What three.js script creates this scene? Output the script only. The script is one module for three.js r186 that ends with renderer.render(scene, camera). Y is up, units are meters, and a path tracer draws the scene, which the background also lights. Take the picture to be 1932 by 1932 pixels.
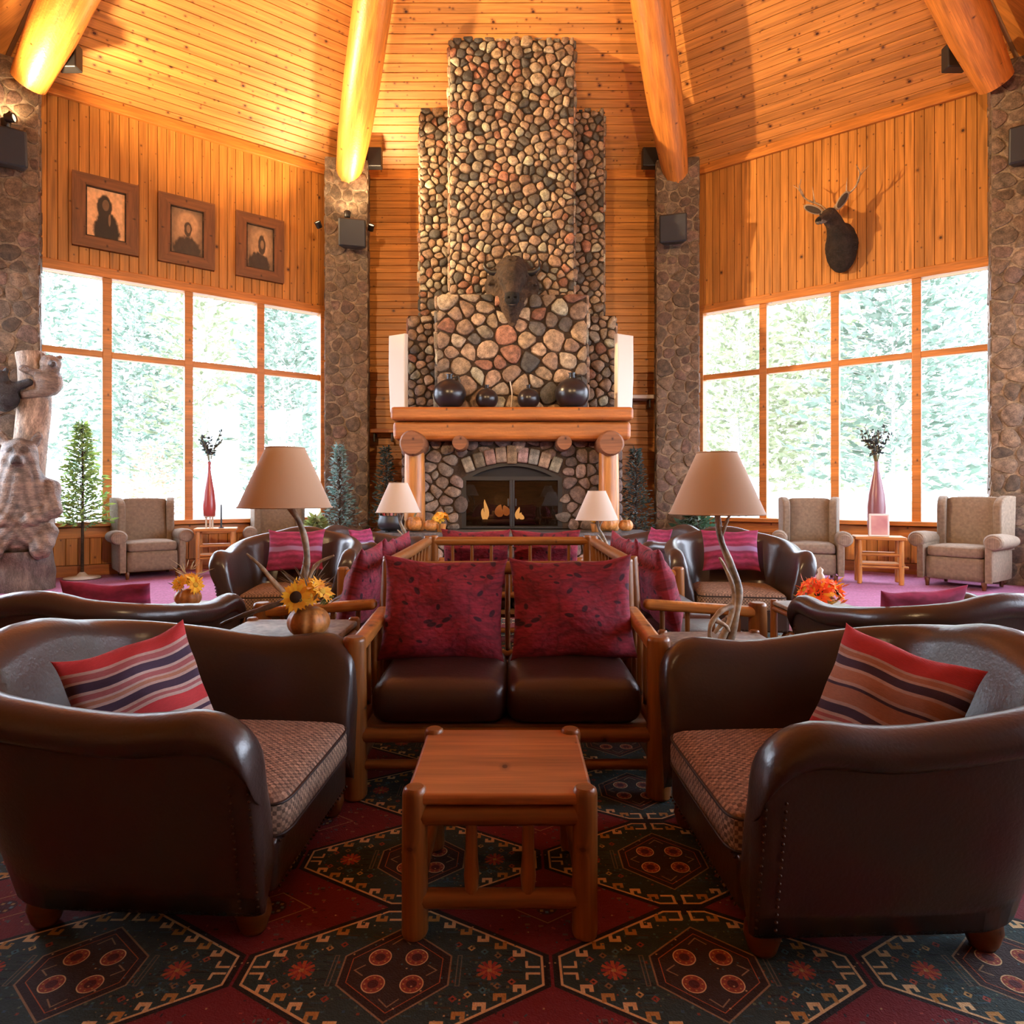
import * as THREE from 'three';
import { mergeGeometries, mergeVertices } from 'three/addons/utils/BufferGeometryUtils.js';
import { RoundedBoxGeometry } from 'three/addons/geometries/RoundedBoxGeometry.js';
import { RectAreaLightUniformsLib } from 'three/addons/lights/RectAreaLightUniformsLib.js';

// ------------------------------------------------------------------ camera, sky, exposure
const scene = new THREE.Scene();
const camera = new THREE.PerspectiveCamera(77.66, 1, 0.05, 400);
camera.position.set(0, 1.25, 0);
camera.lookAt(0, 1.25, -10);
camera.setViewOffset(1932, 1932, 0, 36, 1932, 1932);   // level camera, lens shifted down a little
scene.add(camera);
scene.background = new THREE.Color().setRGB(0.84, 0.96, 1.16);   // bright overcast sky
scene.backgroundIntensity = 15.0;
const renderer = new THREE.WebGLRenderer({ antialias: true });
renderer.toneMapping = THREE.LinearToneMapping;
renderer.toneMappingExposure = 0.98;
renderer.shadowMap.enabled = true;
RectAreaLightUniformsLib.init();

// warm uplights on the two left pillars, then two added fill lamps behind the viewer: [x, y, z, aim x, aim y, aim z, intensity, angle]
const WARM = new THREE.Color().setRGB(1.0, 0.66, 0.34);
const UPLIGHTS_AND_FILL = [
  [-2.46, 5.92, -11.12, -0.9, 9.4, -8.2, 56, 1.3],
  [-3.36, 5.92, -11.0, -4.4, 9.0, -8.4, 32, 1.25],
  [-2.82, 6.04, -10.90, -2.9, 7.6, -11.4, 4, 1.1],
  [-6.46, 6.12, -8.22, -2.6, 8.8, -8.6, 85, 1.25],
  [-6.40, 6.06, -8.16, 5.2, 6.9, -9.6, 420, 0.62],
  [-6.70, 6.16, -8.42, -6.85, 7.6, -8.7, 4, 1.1],
  [-3.0, 5.6, 1.55, 3.2, 7.6, -8.0, 190, 1.0],  // added out of view to brighten the right slope and the chimney
  [3.0, 5.6, 1.55, -4.2, 8.2, -7.0, 200, 1.0],  // added out of view to brighten the left slope and the chimney
];

// ------------------------------------------------------------------ helpers
function rng(seed) { let a = seed >>> 0; return () => { a = (a + 0x6D2B79F5) | 0; let t = Math.imul(a ^ (a >>> 15), 1 | a); t = (t + Math.imul(t ^ (t >>> 7), 61 | t)) ^ t; return ((t ^ (t >>> 14)) >>> 0) / 4294967296; }; }
const V = (x, y, z) => new THREE.Vector3(x, y, z);
const clamp = (x, a, b) => Math.min(b, Math.max(a, x));
const lerp = (a, b, t) => a + (b - a) * t;
const smooth = (a, b, x) => { const t = clamp((x - a) / (b - a), 0, 1); return t * t * (3 - 2 * t); };
const hashTable = (() => { const r = rng(99), t = new Float32Array(65536); for (let i = 0; i < t.length; i++) t[i] = r(); return t; })();
const hsh = (x, y, s) => hashTable[(Math.imul(x & 1023, 73) + Math.imul(y & 1023, 6151) + s * 977) & 65535];
function vnoise(x, y, per, s = 0) {   // value noise, repeats every `per` cells
  const xi = Math.floor(x), yi = Math.floor(y), fx = x - xi, fy = y - yi, u = fx * fx * (3 - 2 * fx), v = fy * fy * (3 - 2 * fy);
  const m = (n, p) => ((n % p) + p) % p, px = Array.isArray(per) ? per[0] : per, py = Array.isArray(per) ? per[1] : per;
  const a = hsh(m(xi, px), m(yi, py), s), b = hsh(m(xi + 1, px), m(yi, py), s), c = hsh(m(xi, px), m(yi + 1, py), s), d = hsh(m(xi + 1, px), m(yi + 1, py), s);
  return lerp(lerp(a, b, u), lerp(c, d, u), v);
}
function fbm(x, y, per, oct = 4, s = 0) { let f = 0, a = 0.5, q = Array.isArray(per) ? per : [per, per]; for (let i = 0; i < oct; i++) { f += a * vnoise(x, y, q, s + i * 7); x *= 2; y *= 2; q = [q[0] * 2, q[1] * 2]; a *= 0.5; } return f; }
function n3(p, k) { return Math.sin(p.x * k + 1.3 * Math.sin(p.y * k * 1.31 + 0.7)) * Math.sin(p.y * k * 0.93 + 1.7 * Math.sin(p.z * k * 1.17)) * Math.sin(p.z * k * 1.07 + 0.4 + Math.sin(p.x * k * 0.71)); }
function tex(w, h, fn, { srgb = true } = {}) {
  const data = new Uint8Array(w * h * 4), o = [0, 0, 0];
  for (let y = 0; y < h; y++) for (let x = 0; x < w; x++) { fn(x / w, y / h, o); const i = (y * w + x) * 4; data[i] = clamp(o[0], 0, 1) * 255; data[i + 1] = clamp(o[1], 0, 1) * 255; data[i + 2] = clamp(o[2], 0, 1) * 255; data[i + 3] = 255; }
  const t = new THREE.DataTexture(data, w, h); t.wrapS = t.wrapT = THREE.RepeatWrapping; t.magFilter = THREE.LinearFilter; t.minFilter = THREE.LinearMipmapLinearFilter; t.generateMipmaps = true;
  if (srgb) t.colorSpace = THREE.SRGBColorSpace; t.needsUpdate = true; return t;
}
function canvasTex(w, h, draw) {
  const c = document.createElement('canvas'); c.width = w; c.height = h; draw(c.getContext('2d'), w, h);
  const t = new THREE.CanvasTexture(c); t.wrapS = t.wrapT = THREE.RepeatWrapping; t.colorSpace = THREE.SRGBColorSpace; return t;
}
function scaled(t, u, v) { const c = t.clone(); c.repeat.set(u, v); c.needsUpdate = true; return c; }
const rgb = (r, g, b) => new THREE.Color().setRGB(r, g, b);
function mat(color, roughness, extra = {}) { return new THREE.MeshStandardMaterial({ color, roughness, metalness: 0, ...extra }); }
function phys(color, roughness, extra = {}) { return new THREE.MeshPhysicalMaterial({ color, roughness, metalness: 0, ...extra }); }

// ---- geometry
function flat(g) { const r = g.index ? g.toNonIndexed() : g; if (!r.attributes.normal) r.computeVertexNormals(); if (!r.attributes.uv) triUV(r); return r; }
function triUV(g, s = 1) {   // uv in metres from the main direction of each face
  const r = g.index ? g.toNonIndexed() : g, p = r.attributes.position, uv = new Float32Array(p.count * 2);
  const a = V(), b = V(), c = V(), n = V();
  for (let i = 0; i < p.count; i += 3) {
    a.fromBufferAttribute(p, i); b.fromBufferAttribute(p, i + 1); c.fromBufferAttribute(p, i + 2);
    n.copy(b).sub(a).cross(c.clone().sub(a));
    const x = Math.abs(n.x), y = Math.abs(n.y), z = Math.abs(n.z);
    [a, b, c].forEach((q, k) => { const u = x > y && x > z ? [q.z, q.y] : y > z ? [q.x, q.z] : [q.x, q.y]; uv[(i + k) * 2] = u[0] * s; uv[(i + k) * 2 + 1] = u[1] * s; });
  }
  r.setAttribute('uv', new THREE.BufferAttribute(uv, 2)); return r;
}
function tint(g, c) { const n = g.attributes.position.count, a = new Float32Array(n * 3); for (let i = 0; i < n; i++) { a[i * 3] = c.r; a[i * 3 + 1] = c.g; a[i * 3 + 2] = c.b; } g.setAttribute('color', new THREE.BufferAttribute(a, 3)); return g; }
function join(gs) {
  gs = gs.map(flat);
  if (gs.length === 1) return gs[0];
  const colored = gs.every((g) => g.attributes.color);
  gs.forEach((g) => { for (const k of Object.keys(g.attributes)) if (!['position', 'normal', 'uv'].includes(k) && !(k === 'color' && colored)) g.deleteAttribute(k); });
  return mergeGeometries(gs, false);
}
function at(g, x, y, z, rx = 0, ry = 0, rz = 0) { const e = new THREE.Matrix4().makeRotationFromEuler(new THREE.Euler(rx, ry, rz)); e.setPosition(x, y, z); g.applyMatrix4(e); return g; }
const used = {};
function numbered(n) { const k = used[n] = (used[n] ?? -1) + 1; return k ? `${n}_${String(k).padStart(3, '0')}` : n; }
function mesh(name, gs, m, parent, label) {
  const o = new THREE.Mesh(Array.isArray(gs) ? join(gs) : gs, m); o.name = name; o.castShadow = o.receiveShadow = true;
  if (label) o.userData.label = label;
  parent.add(o); return o;
}
function thing(name, label, category, x = 0, y = 0, z = 0, turn = 0, group) {
  const o = new THREE.Group(); o.name = numbered(name); o.position.set(x, y, z); o.rotation.y = turn; o.userData = { label, category };
  if (group) o.userData.group = group; scene.add(o); return o;
}
function struct(name, parent = scene) { const o = new THREE.Group(); o.name = name; o.userData = { kind: 'structure' }; parent.add(o); return o; }
function copy(src, label, x, y, z, turn = 0, scale = 1, group) {
  const o = src.clone(); o.name = numbered(src.name.replace(/_\d{3}$/, '')); o.position.set(x, y, z); o.rotation.set(0, turn, 0);
  Array.isArray(scale) ? o.scale.set(...scale) : o.scale.setScalar(scale);
  o.userData = { ...src.userData, label }; if (group) o.userData.group = group; scene.add(o); return o;
}
const box = (w, h, d, x = 0, y = 0, z = 0) => { const g = triUV(new THREE.BoxGeometry(w, h, d)); g.translate(x, y, z); return g; };
const rbox = (w, h, d, r, x = 0, y = 0, z = 0, seg = 2) => { const g = triUV(new RoundedBoxGeometry(w, h, d, seg, r)); g.translate(x, y, z); return g; };
// a tube along points with its own radius at each point, uv in metres
function tube(pts, rad, radial = 10, caps = true, wob = 0, seed = 1) {
  const n = pts.length, R = (i) => (typeof rad === 'function' ? rad(i / (n - 1)) : Array.isArray(rad) ? rad[i] : rad);
  const pos = [], uv = [], idx = [], r0 = rng(seed), tan = pts.map((p, i) => pts[Math.min(i + 1, n - 1)].clone().sub(pts[Math.max(i - 1, 0)]).normalize());
  let nor = Math.abs(tan[0].y) > 0.9 ? V(1, 0, 0) : V(0, 1, 0); let len = 0;
  const ph = r0() * 6;
  for (let i = 0; i < n; i++) {
    nor = nor.clone().sub(tan[i].clone().multiplyScalar(nor.dot(tan[i]))).normalize(); const bi = tan[i].clone().cross(nor), r = R(i);
    if (i) len += pts[i].distanceTo(pts[i - 1]);
    for (let k = 0; k <= radial; k++) {
      const a = k / radial * Math.PI * 2, w = 1 + wob * Math.sin(a * 3 + ph + i * 1.1) * 0.6 + wob * Math.sin(a * 2 + i * 0.7 + ph) * 0.6;
      const q = pts[i].clone().addScaledVector(nor, Math.cos(a) * r * w).addScaledVector(bi, Math.sin(a) * r * w);
      pos.push(q.x, q.y, q.z); uv.push(len, k / radial * Math.PI * 2 * R(Math.floor(n / 2)));
    }
  }
  const row = radial + 1;
  for (let i = 0; i < n - 1; i++) for (let k = 0; k < radial; k++) { const a = i * row + k, b = a + row; idx.push(a, a + 1, b, b, a + 1, b + 1); }
  let g = new THREE.BufferGeometry(); g.setAttribute('position', new THREE.Float32BufferAttribute(pos, 3)); g.setAttribute('uv', new THREE.Float32BufferAttribute(uv, 2)); g.setIndex(idx);
  g.computeVertexNormals();
  const no = g.attributes.normal;   // close the seam
  for (let i = 0; i < n; i++) { const a = i * row, b = a + radial, s = V(no.getX(a) + no.getX(b), no.getY(a) + no.getY(b), no.getZ(a) + no.getZ(b)).normalize(); no.setXYZ(a, s.x, s.y, s.z); no.setXYZ(b, s.x, s.y, s.z); }
  g = g.toNonIndexed();
  if (!caps) return g;
  const parts = [g];
  for (const [i, s] of [[0, -1], [n - 1, 1]]) {
    const cp = [], cu = [], cn = [], c = pts[i], t = tan[i].clone().multiplyScalar(s), q = (k) => V(pos[(i * row + k) * 3], pos[(i * row + k) * 3 + 1], pos[(i * row + k) * 3 + 2]);
    for (let k = 0; k < radial; k++) { const a = q(k), b = q(k + 1), tri = s > 0 ? [c, a, b] : [c, b, a]; for (const p of tri) { cp.push(p.x, p.y, p.z); cn.push(t.x, t.y, t.z); const d = p.clone().sub(c); cu.push(d.x * 0.7 + d.z, d.y + d.z * 0.4); } }
    const cg = new THREE.BufferGeometry(); cg.setAttribute('position', new THREE.Float32BufferAttribute(cp, 3)); cg.setAttribute('normal', new THREE.Float32BufferAttribute(cn, 3)); cg.setAttribute('uv', new THREE.Float32BufferAttribute(cu, 2)); parts.push(cg);
  }
  return mergeGeometries(parts, false);
}
function curve(pts, n = 16) { return new THREE.CatmullRomCurve3(pts.map((p) => (Array.isArray(p) ? V(...p) : p))).getPoints(n); }
// a round log with softly domed ends
function log(a, b, r0, r1 = r0, radial = 12, seed = 1, round = 0.35) {
  const A = Array.isArray(a) ? V(...a) : a, B = Array.isArray(b) ? V(...b) : b, L = A.distanceTo(B), d = B.clone().sub(A).normalize();
  const e = Math.min(round * r0, L * 0.3), P = (s) => A.clone().addScaledVector(d, s);
  const st = [0, e * 0.3, e, L * 0.33, L * 0.66, L - e, L - e * 0.3, L], rr = [r0 * 0.72, r0 * 0.92, r0, lerp(r0, r1, 0.33), lerp(r0, r1, 0.66), r1, r1 * 0.92, r1 * 0.72];
  return tube(st.map(P), rr, radial, true, 0.03, seed);
}
function lathe(prof, seg = 24) { const g = new THREE.LatheGeometry(prof.map(([r, y]) => new THREE.Vector2(r, y)), seg); const p = prof.reduce((m, q) => Math.max(m, q[0]), 0), u = g.attributes.uv; const h = prof[prof.length - 1][1] - prof[0][1]; for (let i = 0; i < u.count; i++) u.setXY(i, u.getX(i) * p * 6.283, u.getY(i) * h); return g.toNonIndexed(); }
// a soft upholstered block: rounded box with a crown on top
function softBox(w, h, d, r, { seg = 10, crown = 0, bulge = 0, rough = 0, seed = 0 } = {}) {
  let g = new THREE.BoxGeometry(w, h, d, seg, Math.max(4, seg >> 1), seg); g.deleteAttribute('uv'); g.deleteAttribute('normal'); g = mergeVertices(g, 1e-5);
  const p = g.attributes.position, q = V(), c = V();
  for (let i = 0; i < p.count; i++) {
    q.fromBufferAttribute(p, i); c.set(clamp(q.x, -w / 2 + r, w / 2 - r), clamp(q.y, -h / 2 + r, h / 2 - r), clamp(q.z, -d / 2 + r, d / 2 - r));
    const e = q.clone().sub(c); if (e.lengthSq() > 1e-12) q.copy(c).addScaledVector(e.normalize(), r);
    const ux = q.x / w * 2, uy = q.y / h * 2, uz = q.z / d * 2;
    q.y += (q.y > 0 ? crown : crown * 0.3 * -1) * (1 - ux * ux) * (1 - uz * uz);
    q.x += Math.sign(ux) * bulge * (1 - uy * uy) * (1 - uz * uz) * Math.abs(ux); q.z += Math.sign(uz) * bulge * (1 - uy * uy) * (1 - ux * ux) * Math.abs(uz);
    if (rough) { const k = n3({ x: q.x + seed, y: q.y, z: q.z - seed }, 19) * rough; q.x += k; q.y += k; q.z += k; }
    p.setXYZ(i, q.x, q.y, q.z);
  }
  g.computeVertexNormals(); return triUV(g);
}
// a stuffed pillow in the xy plane: pinched corners, wrinkles, uv 0..1 over its face
function pillowGeo(w, h, t, seed = 1, n = 22) {
  const pos = [], uv = [], idx = [], ph = seed * 1.7;
  for (const s of [1, -1]) for (let j = 0; j <= n; j++) for (let i = 0; i <= n; i++) {
    const u = i / n * 2 - 1, v = j / n * 2 - 1;
    const su = Math.sin(u * Math.PI / 2), sv = Math.sin(v * Math.PI / 2);
    const x = su * w / 2 * (1 - 0.09 * Math.pow(1 - sv * sv, 0.7)), y = sv * h / 2 * (1 - (sv > 0 ? 0.13 : 0.07) * Math.pow(1 - su * su, 0.8));
    const edge = Math.pow(Math.max(0, (1 - su * su) * (1 - sv * sv)), 0.42);
    let z = t / 2 * edge * (1 - 0.15 * sv);
    z += edge * t * 0.09 * (Math.sin(su * 5 + ph + sv * 3) + Math.sin(sv * 7 - su * 2 + ph * 2)) * 0.5 + (1 - edge) * edge * t * 0.10 * Math.sin(9 * (su - sv) + ph);
    pos.push(x, y + 0.004 * Math.sin(su * 6 + ph), s * z); seed % 2 ? uv.push((su + 1) / 2, (sv + 1) / 2) : uv.push((1 + su) * 0.46 + 0.37, (1 + sv) * 0.5);
  }
  const row = n + 1, off = row * row;
  for (let k = 0; k < 2; k++) for (let j = 0; j < n; j++) for (let i = 0; i < n; i++) { const a = k * off + j * row + i, b = a + 1, c = a + row, d = c + 1; k ? idx.push(a, c, b, b, c, d) : idx.push(a, b, c, b, d, c); }
  const g = new THREE.BufferGeometry(); g.setAttribute('position', new THREE.Float32BufferAttribute(pos, 3)); g.setAttribute('uv', new THREE.Float32BufferAttribute(uv, 2)); g.setIndex(idx); g.computeVertexNormals(); return g.toNonIndexed();
}
// surface of a distance field (surface nets); colour by place if asked
function sdfMesh(fn, lo, hi, cell, colorFn) {
  const nx = Math.ceil((hi[0] - lo[0]) / cell) + 1, ny = Math.ceil((hi[1] - lo[1]) / cell) + 1, nz = Math.ceil((hi[2] - lo[2]) / cell) + 1;
  const f = new Float32Array(nx * ny * nz), I = (x, y, z) => x + nx * (y + ny * z), q = V();
  for (let z = 0; z < nz; z++) for (let y = 0; y < ny; y++) for (let x = 0; x < nx; x++) f[I(x, y, z)] = fn(q.set(lo[0] + x * cell, lo[1] + y * cell, lo[2] + z * cell));
  const id = new Int32Array(nx * ny * nz).fill(-1), pos = [], idx = [];
  for (let z = 0; z < nz - 1; z++) for (let y = 0; y < ny - 1; y++) for (let x = 0; x < nx - 1; x++) {
    let m = 0, sx = 0, sy = 0, sz = 0, cnt = 0; const c = [];
    for (let k = 0; k < 8; k++) { c[k] = f[I(x + (k & 1), y + ((k >> 1) & 1), z + (k >> 2))]; if (c[k] < 0) m |= 1 << k; }
    if (m === 0 || m === 255) continue;
    for (let a = 0; a < 8; a++) for (const b of [a ^ 1, a ^ 2, a ^ 4]) if (b > a && (c[a] < 0) !== (c[b] < 0)) { const t = c[a] / (c[a] - c[b]); sx += lerp(a & 1, b & 1, t); sy += lerp((a >> 1) & 1, (b >> 1) & 1, t); sz += lerp(a >> 2, b >> 2, t); cnt++; }
    id[I(x, y, z)] = pos.length / 3; pos.push(lo[0] + (x + sx / cnt) * cell, lo[1] + (y + sy / cnt) * cell, lo[2] + (z + sz / cnt) * cell);
  }
  for (let z = 1; z < nz - 1; z++) for (let y = 1; y < ny - 1; y++) for (let x = 1; x < nx - 1; x++) {
    const s = f[I(x, y, z)] < 0;
    const quad = (a, b, c, d, flip) => { if (a < 0 || b < 0 || c < 0 || d < 0) return; flip ? idx.push(a, c, b, a, d, c) : idx.push(a, b, c, a, c, d); };
    if (s !== f[I(x + 1, y, z)] < 0) quad(id[I(x, y - 1, z - 1)], id[I(x, y, z - 1)], id[I(x, y, z)], id[I(x, y - 1, z)], !s);
    if (s !== f[I(x, y + 1, z)] < 0) quad(id[I(x - 1, y, z - 1)], id[I(x - 1, y, z)], id[I(x, y, z)], id[I(x, y, z - 1)], !s);
    if (s !== f[I(x, y, z + 1)] < 0) quad(id[I(x - 1, y - 1, z)], id[I(x, y - 1, z)], id[I(x, y, z)], id[I(x - 1, y, z)], !s);
  }
  const g = new THREE.BufferGeometry(); g.setAttribute('position', new THREE.Float32BufferAttribute(pos, 3)); g.setIndex(idx); g.computeVertexNormals();
  if (colorFn) { const col = []; for (let i = 0; i < pos.length; i += 3) { const c = colorFn(q.set(pos[i], pos[i + 1], pos[i + 2])); col.push(c.r, c.g, c.b); } g.setAttribute('color', new THREE.Float32BufferAttribute(col, 3)); }
  return triUV(g);
}
const smin = (a, b, k) => { const h = clamp(0.5 + 0.5 * (b - a) / k, 0, 1); return b + (a - b) * h - k * h * (1 - h); };
function cap(p, a, b, ra, rb) { const bx = b[0] - a[0], by = b[1] - a[1], bz = b[2] - a[2], px = p.x - a[0], py = p.y - a[1], pz = p.z - a[2]; const h = clamp((px * bx + py * by + pz * bz) / (bx * bx + by * by + bz * bz + 1e-9), 0, 1); return Math.hypot(px - bx * h, py - by * h, pz - bz * h) - lerp(ra, rb, h); }
function ell(p, c, r) { const x = (p.x - c[0]) / r[0], y = (p.y - c[1]) / r[1], z = (p.z - c[2]) / r[2], k0 = Math.hypot(x, y, z), k1 = Math.hypot(x / r[0], y / r[1], z / r[2]); return k0 * (k0 - 1) / (k1 + 1e-9); }
// a board: quad [x,y] x4 (counter-clockwise seen from +z) raised to z = th with bevelled edges; uv along its first side
function boardGeo(q, th, bev, uo, vo, tone, alongY) {
  const pos = [], uv = [], c = [0, 1].map((k) => q.reduce((s, p) => s + p[k], 0) / q.length);
  const ins = q.map((p, i) => { const a = q[(i + 3) % 4], b = q[(i + 1) % 4]; const d1 = [a[0] - p[0], a[1] - p[1]], d2 = [b[0] - p[0], b[1] - p[1]], l1 = Math.hypot(...d1) || 1, l2 = Math.hypot(...d2) || 1; return [p[0] + (d1[0] / l1 + d2[0] / l2) * bev, p[1] + (d1[1] / l1 + d2[1] / l2) * bev]; });
  const put = (p, z) => { pos.push(p[0], p[1], z); alongY ? uv.push(p[1] * 0.5 + uo, p[0] + vo) : uv.push(p[0] * 0.5 + uo, p[1] + vo); };
  const quad = (a, za, b, zb, d, zd, e, ze) => { put(a, za); put(b, zb); put(d, zd); put(a, za); put(d, zd); put(e, ze); };
  quad(ins[0], th, ins[1], th, ins[2], th, ins[3], th);
  for (let i = 0; i < 4; i++) { const j = (i + 1) % 4; quad(q[i], th - bev, q[j], th - bev, ins[j], th, ins[i], th); quad(q[i], 0, q[j], 0, q[j], th - bev, q[i], th - bev); }
  const g = new THREE.BufferGeometry(); g.setAttribute('position', new THREE.Float32BufferAttribute(pos, 3)); g.setAttribute('uv', new THREE.Float32BufferAttribute(uv, 2)); g.computeVertexNormals();
  return tint(g, rgb(tone, tone, tone));
}

// ------------------------------------------------------------------ surfaces
const pineMap = (nk, seed, ks) => {
  const r = rng(seed), knots = []; for (let i = 0; i < nk; i++) knots.push([r(), r(), (0.006 + r() * r() * 0.018) * ks, 0.45 + r() * 0.5]);
  return tex(1024, 1024, (u, v, o) => {   // 2 m along the grain (u), 1 m across (v)
    let warp = 0, k = 0;
    for (const [ku, kv, kr, s] of knots) {
      let du = (u - ku) * 2, dv = v - kv; if (du > 1) du -= 2; if (du < -1) du += 2; if (dv > 0.5) dv -= 1; if (dv < -0.5) dv += 1;
      const d = Math.hypot(du * 0.8, dv) / kr; if (d > 9) continue;
      warp += kr * 0.9 * Math.sign(dv) * Math.exp(-d * d / 7); k = Math.max(k, s * (1 - smooth(0.7, 1.25, d)), 0.35 * s * (1 - smooth(1, 2.6, d)));
    }
    const g = fbm(u * 6, (v + warp) * 150, [6, 150], 3, 3), big = fbm(u * 3, (v + warp) * 26, [3, 26], 3, 11);
    const t = 0.80 + 0.22 * (g - 0.45) + 0.34 * (big - 0.45);
    o[0] = lerp(0.86 * t + 0.06, 0.22, k); o[1] = lerp(0.60 * t + 0.02, 0.10, k); o[2] = lerp(0.30 * t - 0.01, 0.04, k);
  });
};
const pineCeil = pineMap(34, 5, 1), pineWall = pineMap(20, 6, 0.8), pineTex = pineMap(7, 7, 0.8);
const weaveBump = tex(256, 256, (u, v, o) => { const a = Math.sin(u * 64 * Math.PI) * Math.sin(v * 64 * Math.PI); o[0] = o[1] = o[2] = 0.5 + 0.35 * a + 0.15 * (hsh(Math.floor(u * 128), Math.floor(v * 128), 2) - 0.5); }, { srgb: false });
const grainBump = tex(512, 512, (u, v, o) => { o[0] = o[1] = o[2] = 0.6 * fbm(u * 48, v * 48, 48, 3, 4) + 0.4 * fbm(u * 9, v * 9, 9, 3, 8); }, { srgb: false });
const stoneTex = tex(512, 512, (u, v, o) => { const a = fbm(u * 12, v * 12, 12, 5, 21), b = fbm(u * 60, v * 60, 60, 2, 31), t = 0.62 + 0.5 * (a - 0.48) + 0.34 * (b - 0.38); o[0] = t * 1.02; o[1] = t; o[2] = t * 0.97; });
const M = {};
M.pine = mat(rgb(0.92, 0.92, 0.86), 0.42, { map: pineWall, vertexColors: true });
M.ceil = mat(rgb(1.0, 1.02, 1.15), 0.5, { map: pineCeil, vertexColors: true });
M.pinePlain = mat(rgb(0.8, 0.74, 0.7), 0.42, { map: pineTex });
M.frame = mat(rgb(0.98, 0.86, 0.75), 0.4, { map: pineTex });
M.deck = mat(rgb(0.20, 0.10, 0.045), 0.9);
M.beam = mat(rgb(1.0, 0.86, 0.75), 0.42, { map: pineTex, bumpMap: grainBump, bumpScale: 0.003 });
M.log = mat(rgb(0.46, 0.41, 0.45), 0.34, { map: pineTex, bumpMap: grainBump, bumpScale: 0.002 });
M.logPale = mat(rgb(0.88, 0.86, 0.95), 0.36, { map: pineTex });
M.logEnd = mat(rgb(0.42, 0.40, 0.75), 0.7, { map: pineTex });
M.mantel = mat(rgb(0.72, 0.56, 0.48), 0.45, { map: pineTex, bumpMap: grainBump, bumpScale: 0.003 });
M.tabletop = phys(rgb(0.72, 0.62, 0.85), 0.3, { map: pineTex, clearcoat: 0.35, clearcoatRoughness: 0.25 });
M.paleTop = mat(rgb(0.62, 0.55, 0.47), 0.4, { map: stoneTex });
M.stone = mat(rgb(1, 1, 1), 0.72, { map: scaled(stoneTex, 1.6, 1.6), vertexColors: true, bumpMap: scaled(grainBump, 3, 3), bumpScale: 0.006 });
M.mortar = mat(rgb(0.115, 0.075, 0.048), 0.95, { map: stoneTex });
M.mortarPale = mat(rgb(0.54, 0.42, 0.30), 0.95, { map: stoneTex });
M.leather = phys(rgb(0.038, 0.022, 0.018), 0.30, { bumpMap: scaled(grainBump, 3, 3), bumpScale: 0.0012, clearcoat: 0.35, clearcoatRoughness: 0.25 });
M.seatLeather = phys(rgb(0.034, 0.017, 0.016), 0.34, { bumpMap: scaled(grainBump, 3, 3), bumpScale: 0.0012 });
M.piping = mat(rgb(0.02, 0.012, 0.01), 0.5);
M.brass = mat(rgb(0.06, 0.035, 0.022), 0.35, { metalness: 0.8 });
M.foot = mat(rgb(0.22, 0.16, 0.14), 0.35, { map: scaled(pineTex, 3, 3) });
M.black = mat(rgb(0.018, 0.018, 0.020), 0.5);
M.blackIron = mat(rgb(0.012, 0.012, 0.013), 0.42);
M.grille = mat(rgb(0.035, 0.036, 0.04), 0.8, { bumpMap: scaled(weaveBump, 6, 6), bumpScale: 0.002 });
M.wing = mat(rgb(1, 1, 1), 0.9, { map: tex(512, 512, (u, v, o) => { const s = 0.5 + 0.5 * Math.sin(u * Math.PI * 2 * 60), w = fbm(u * 40, v * 40, 40, 3, 7), t = 0.46 + 0.05 * s + 0.14 * (w - 0.45); o[0] = t * 1.02; o[1] = t * 0.88; o[2] = t * 0.73; }), bumpMap: scaled(weaveBump, 3, 3), bumpScale: 0.001 });
M.seatWeave = mat(rgb(1, 1, 1), 0.9, { map: tex(512, 512, (u, v, o) => { const a = (Math.floor(u * 90) + Math.floor(v * 90)) & 1, h = hsh(Math.floor(u * 90), Math.floor(v * 90), 5); const t = 0.40 + 0.20 * a + 0.16 * (h - 0.5); o[0] = t * 1.02; o[1] = t * 0.84; o[2] = t * 0.70; }), bumpMap: scaled(weaveBump, 3, 3), bumpScale: 0.0015 });
M.redFabric = mat(rgb(1, 1, 1), 0.88, { map: (() => {
  const r = rng(31), leaves = []; for (let i = 0; i < 26; i++) leaves.push([r(), r(), r() * 3.14, 0.010 + r() * 0.014]);
  return tex(512, 512, (u, v, o) => {
    const f = fbm(u * 22, v * 60, [22, 60], 3, 17), big = fbm(u * 5, v * 5, 5, 3, 41), line = Math.pow(1 - Math.abs(2 * fbm(u * 9, v * 12, [9, 12], 2, 51) * 1.33 - 1), 9);
    let k = 0; for (const [lu, lv, a, s] of leaves) { const du = u - lu, dv = v - lv, x = du * Math.cos(a) + dv * Math.sin(a), y = -du * Math.sin(a) + dv * Math.cos(a); k = Math.max(k, 1 - smooth(0.7, 1.1, Math.hypot(x / (s * 1.9), y / s))); }
    const t = 0.46 + 0.20 * (f - 0.45) + 0.14 * (big - 0.45) - 0.10 * line;
    o[0] = lerp(t * 1.14, 0.14, k * 0.75); o[1] = lerp(t * 0.30, 0.06, k * 0.75); o[2] = lerp(t * 0.46, 0.12, k * 0.75);
  });
})(), bumpMap: scaled(grainBump, 0.5, 0.5), bumpScale: 0.009 });
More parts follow.
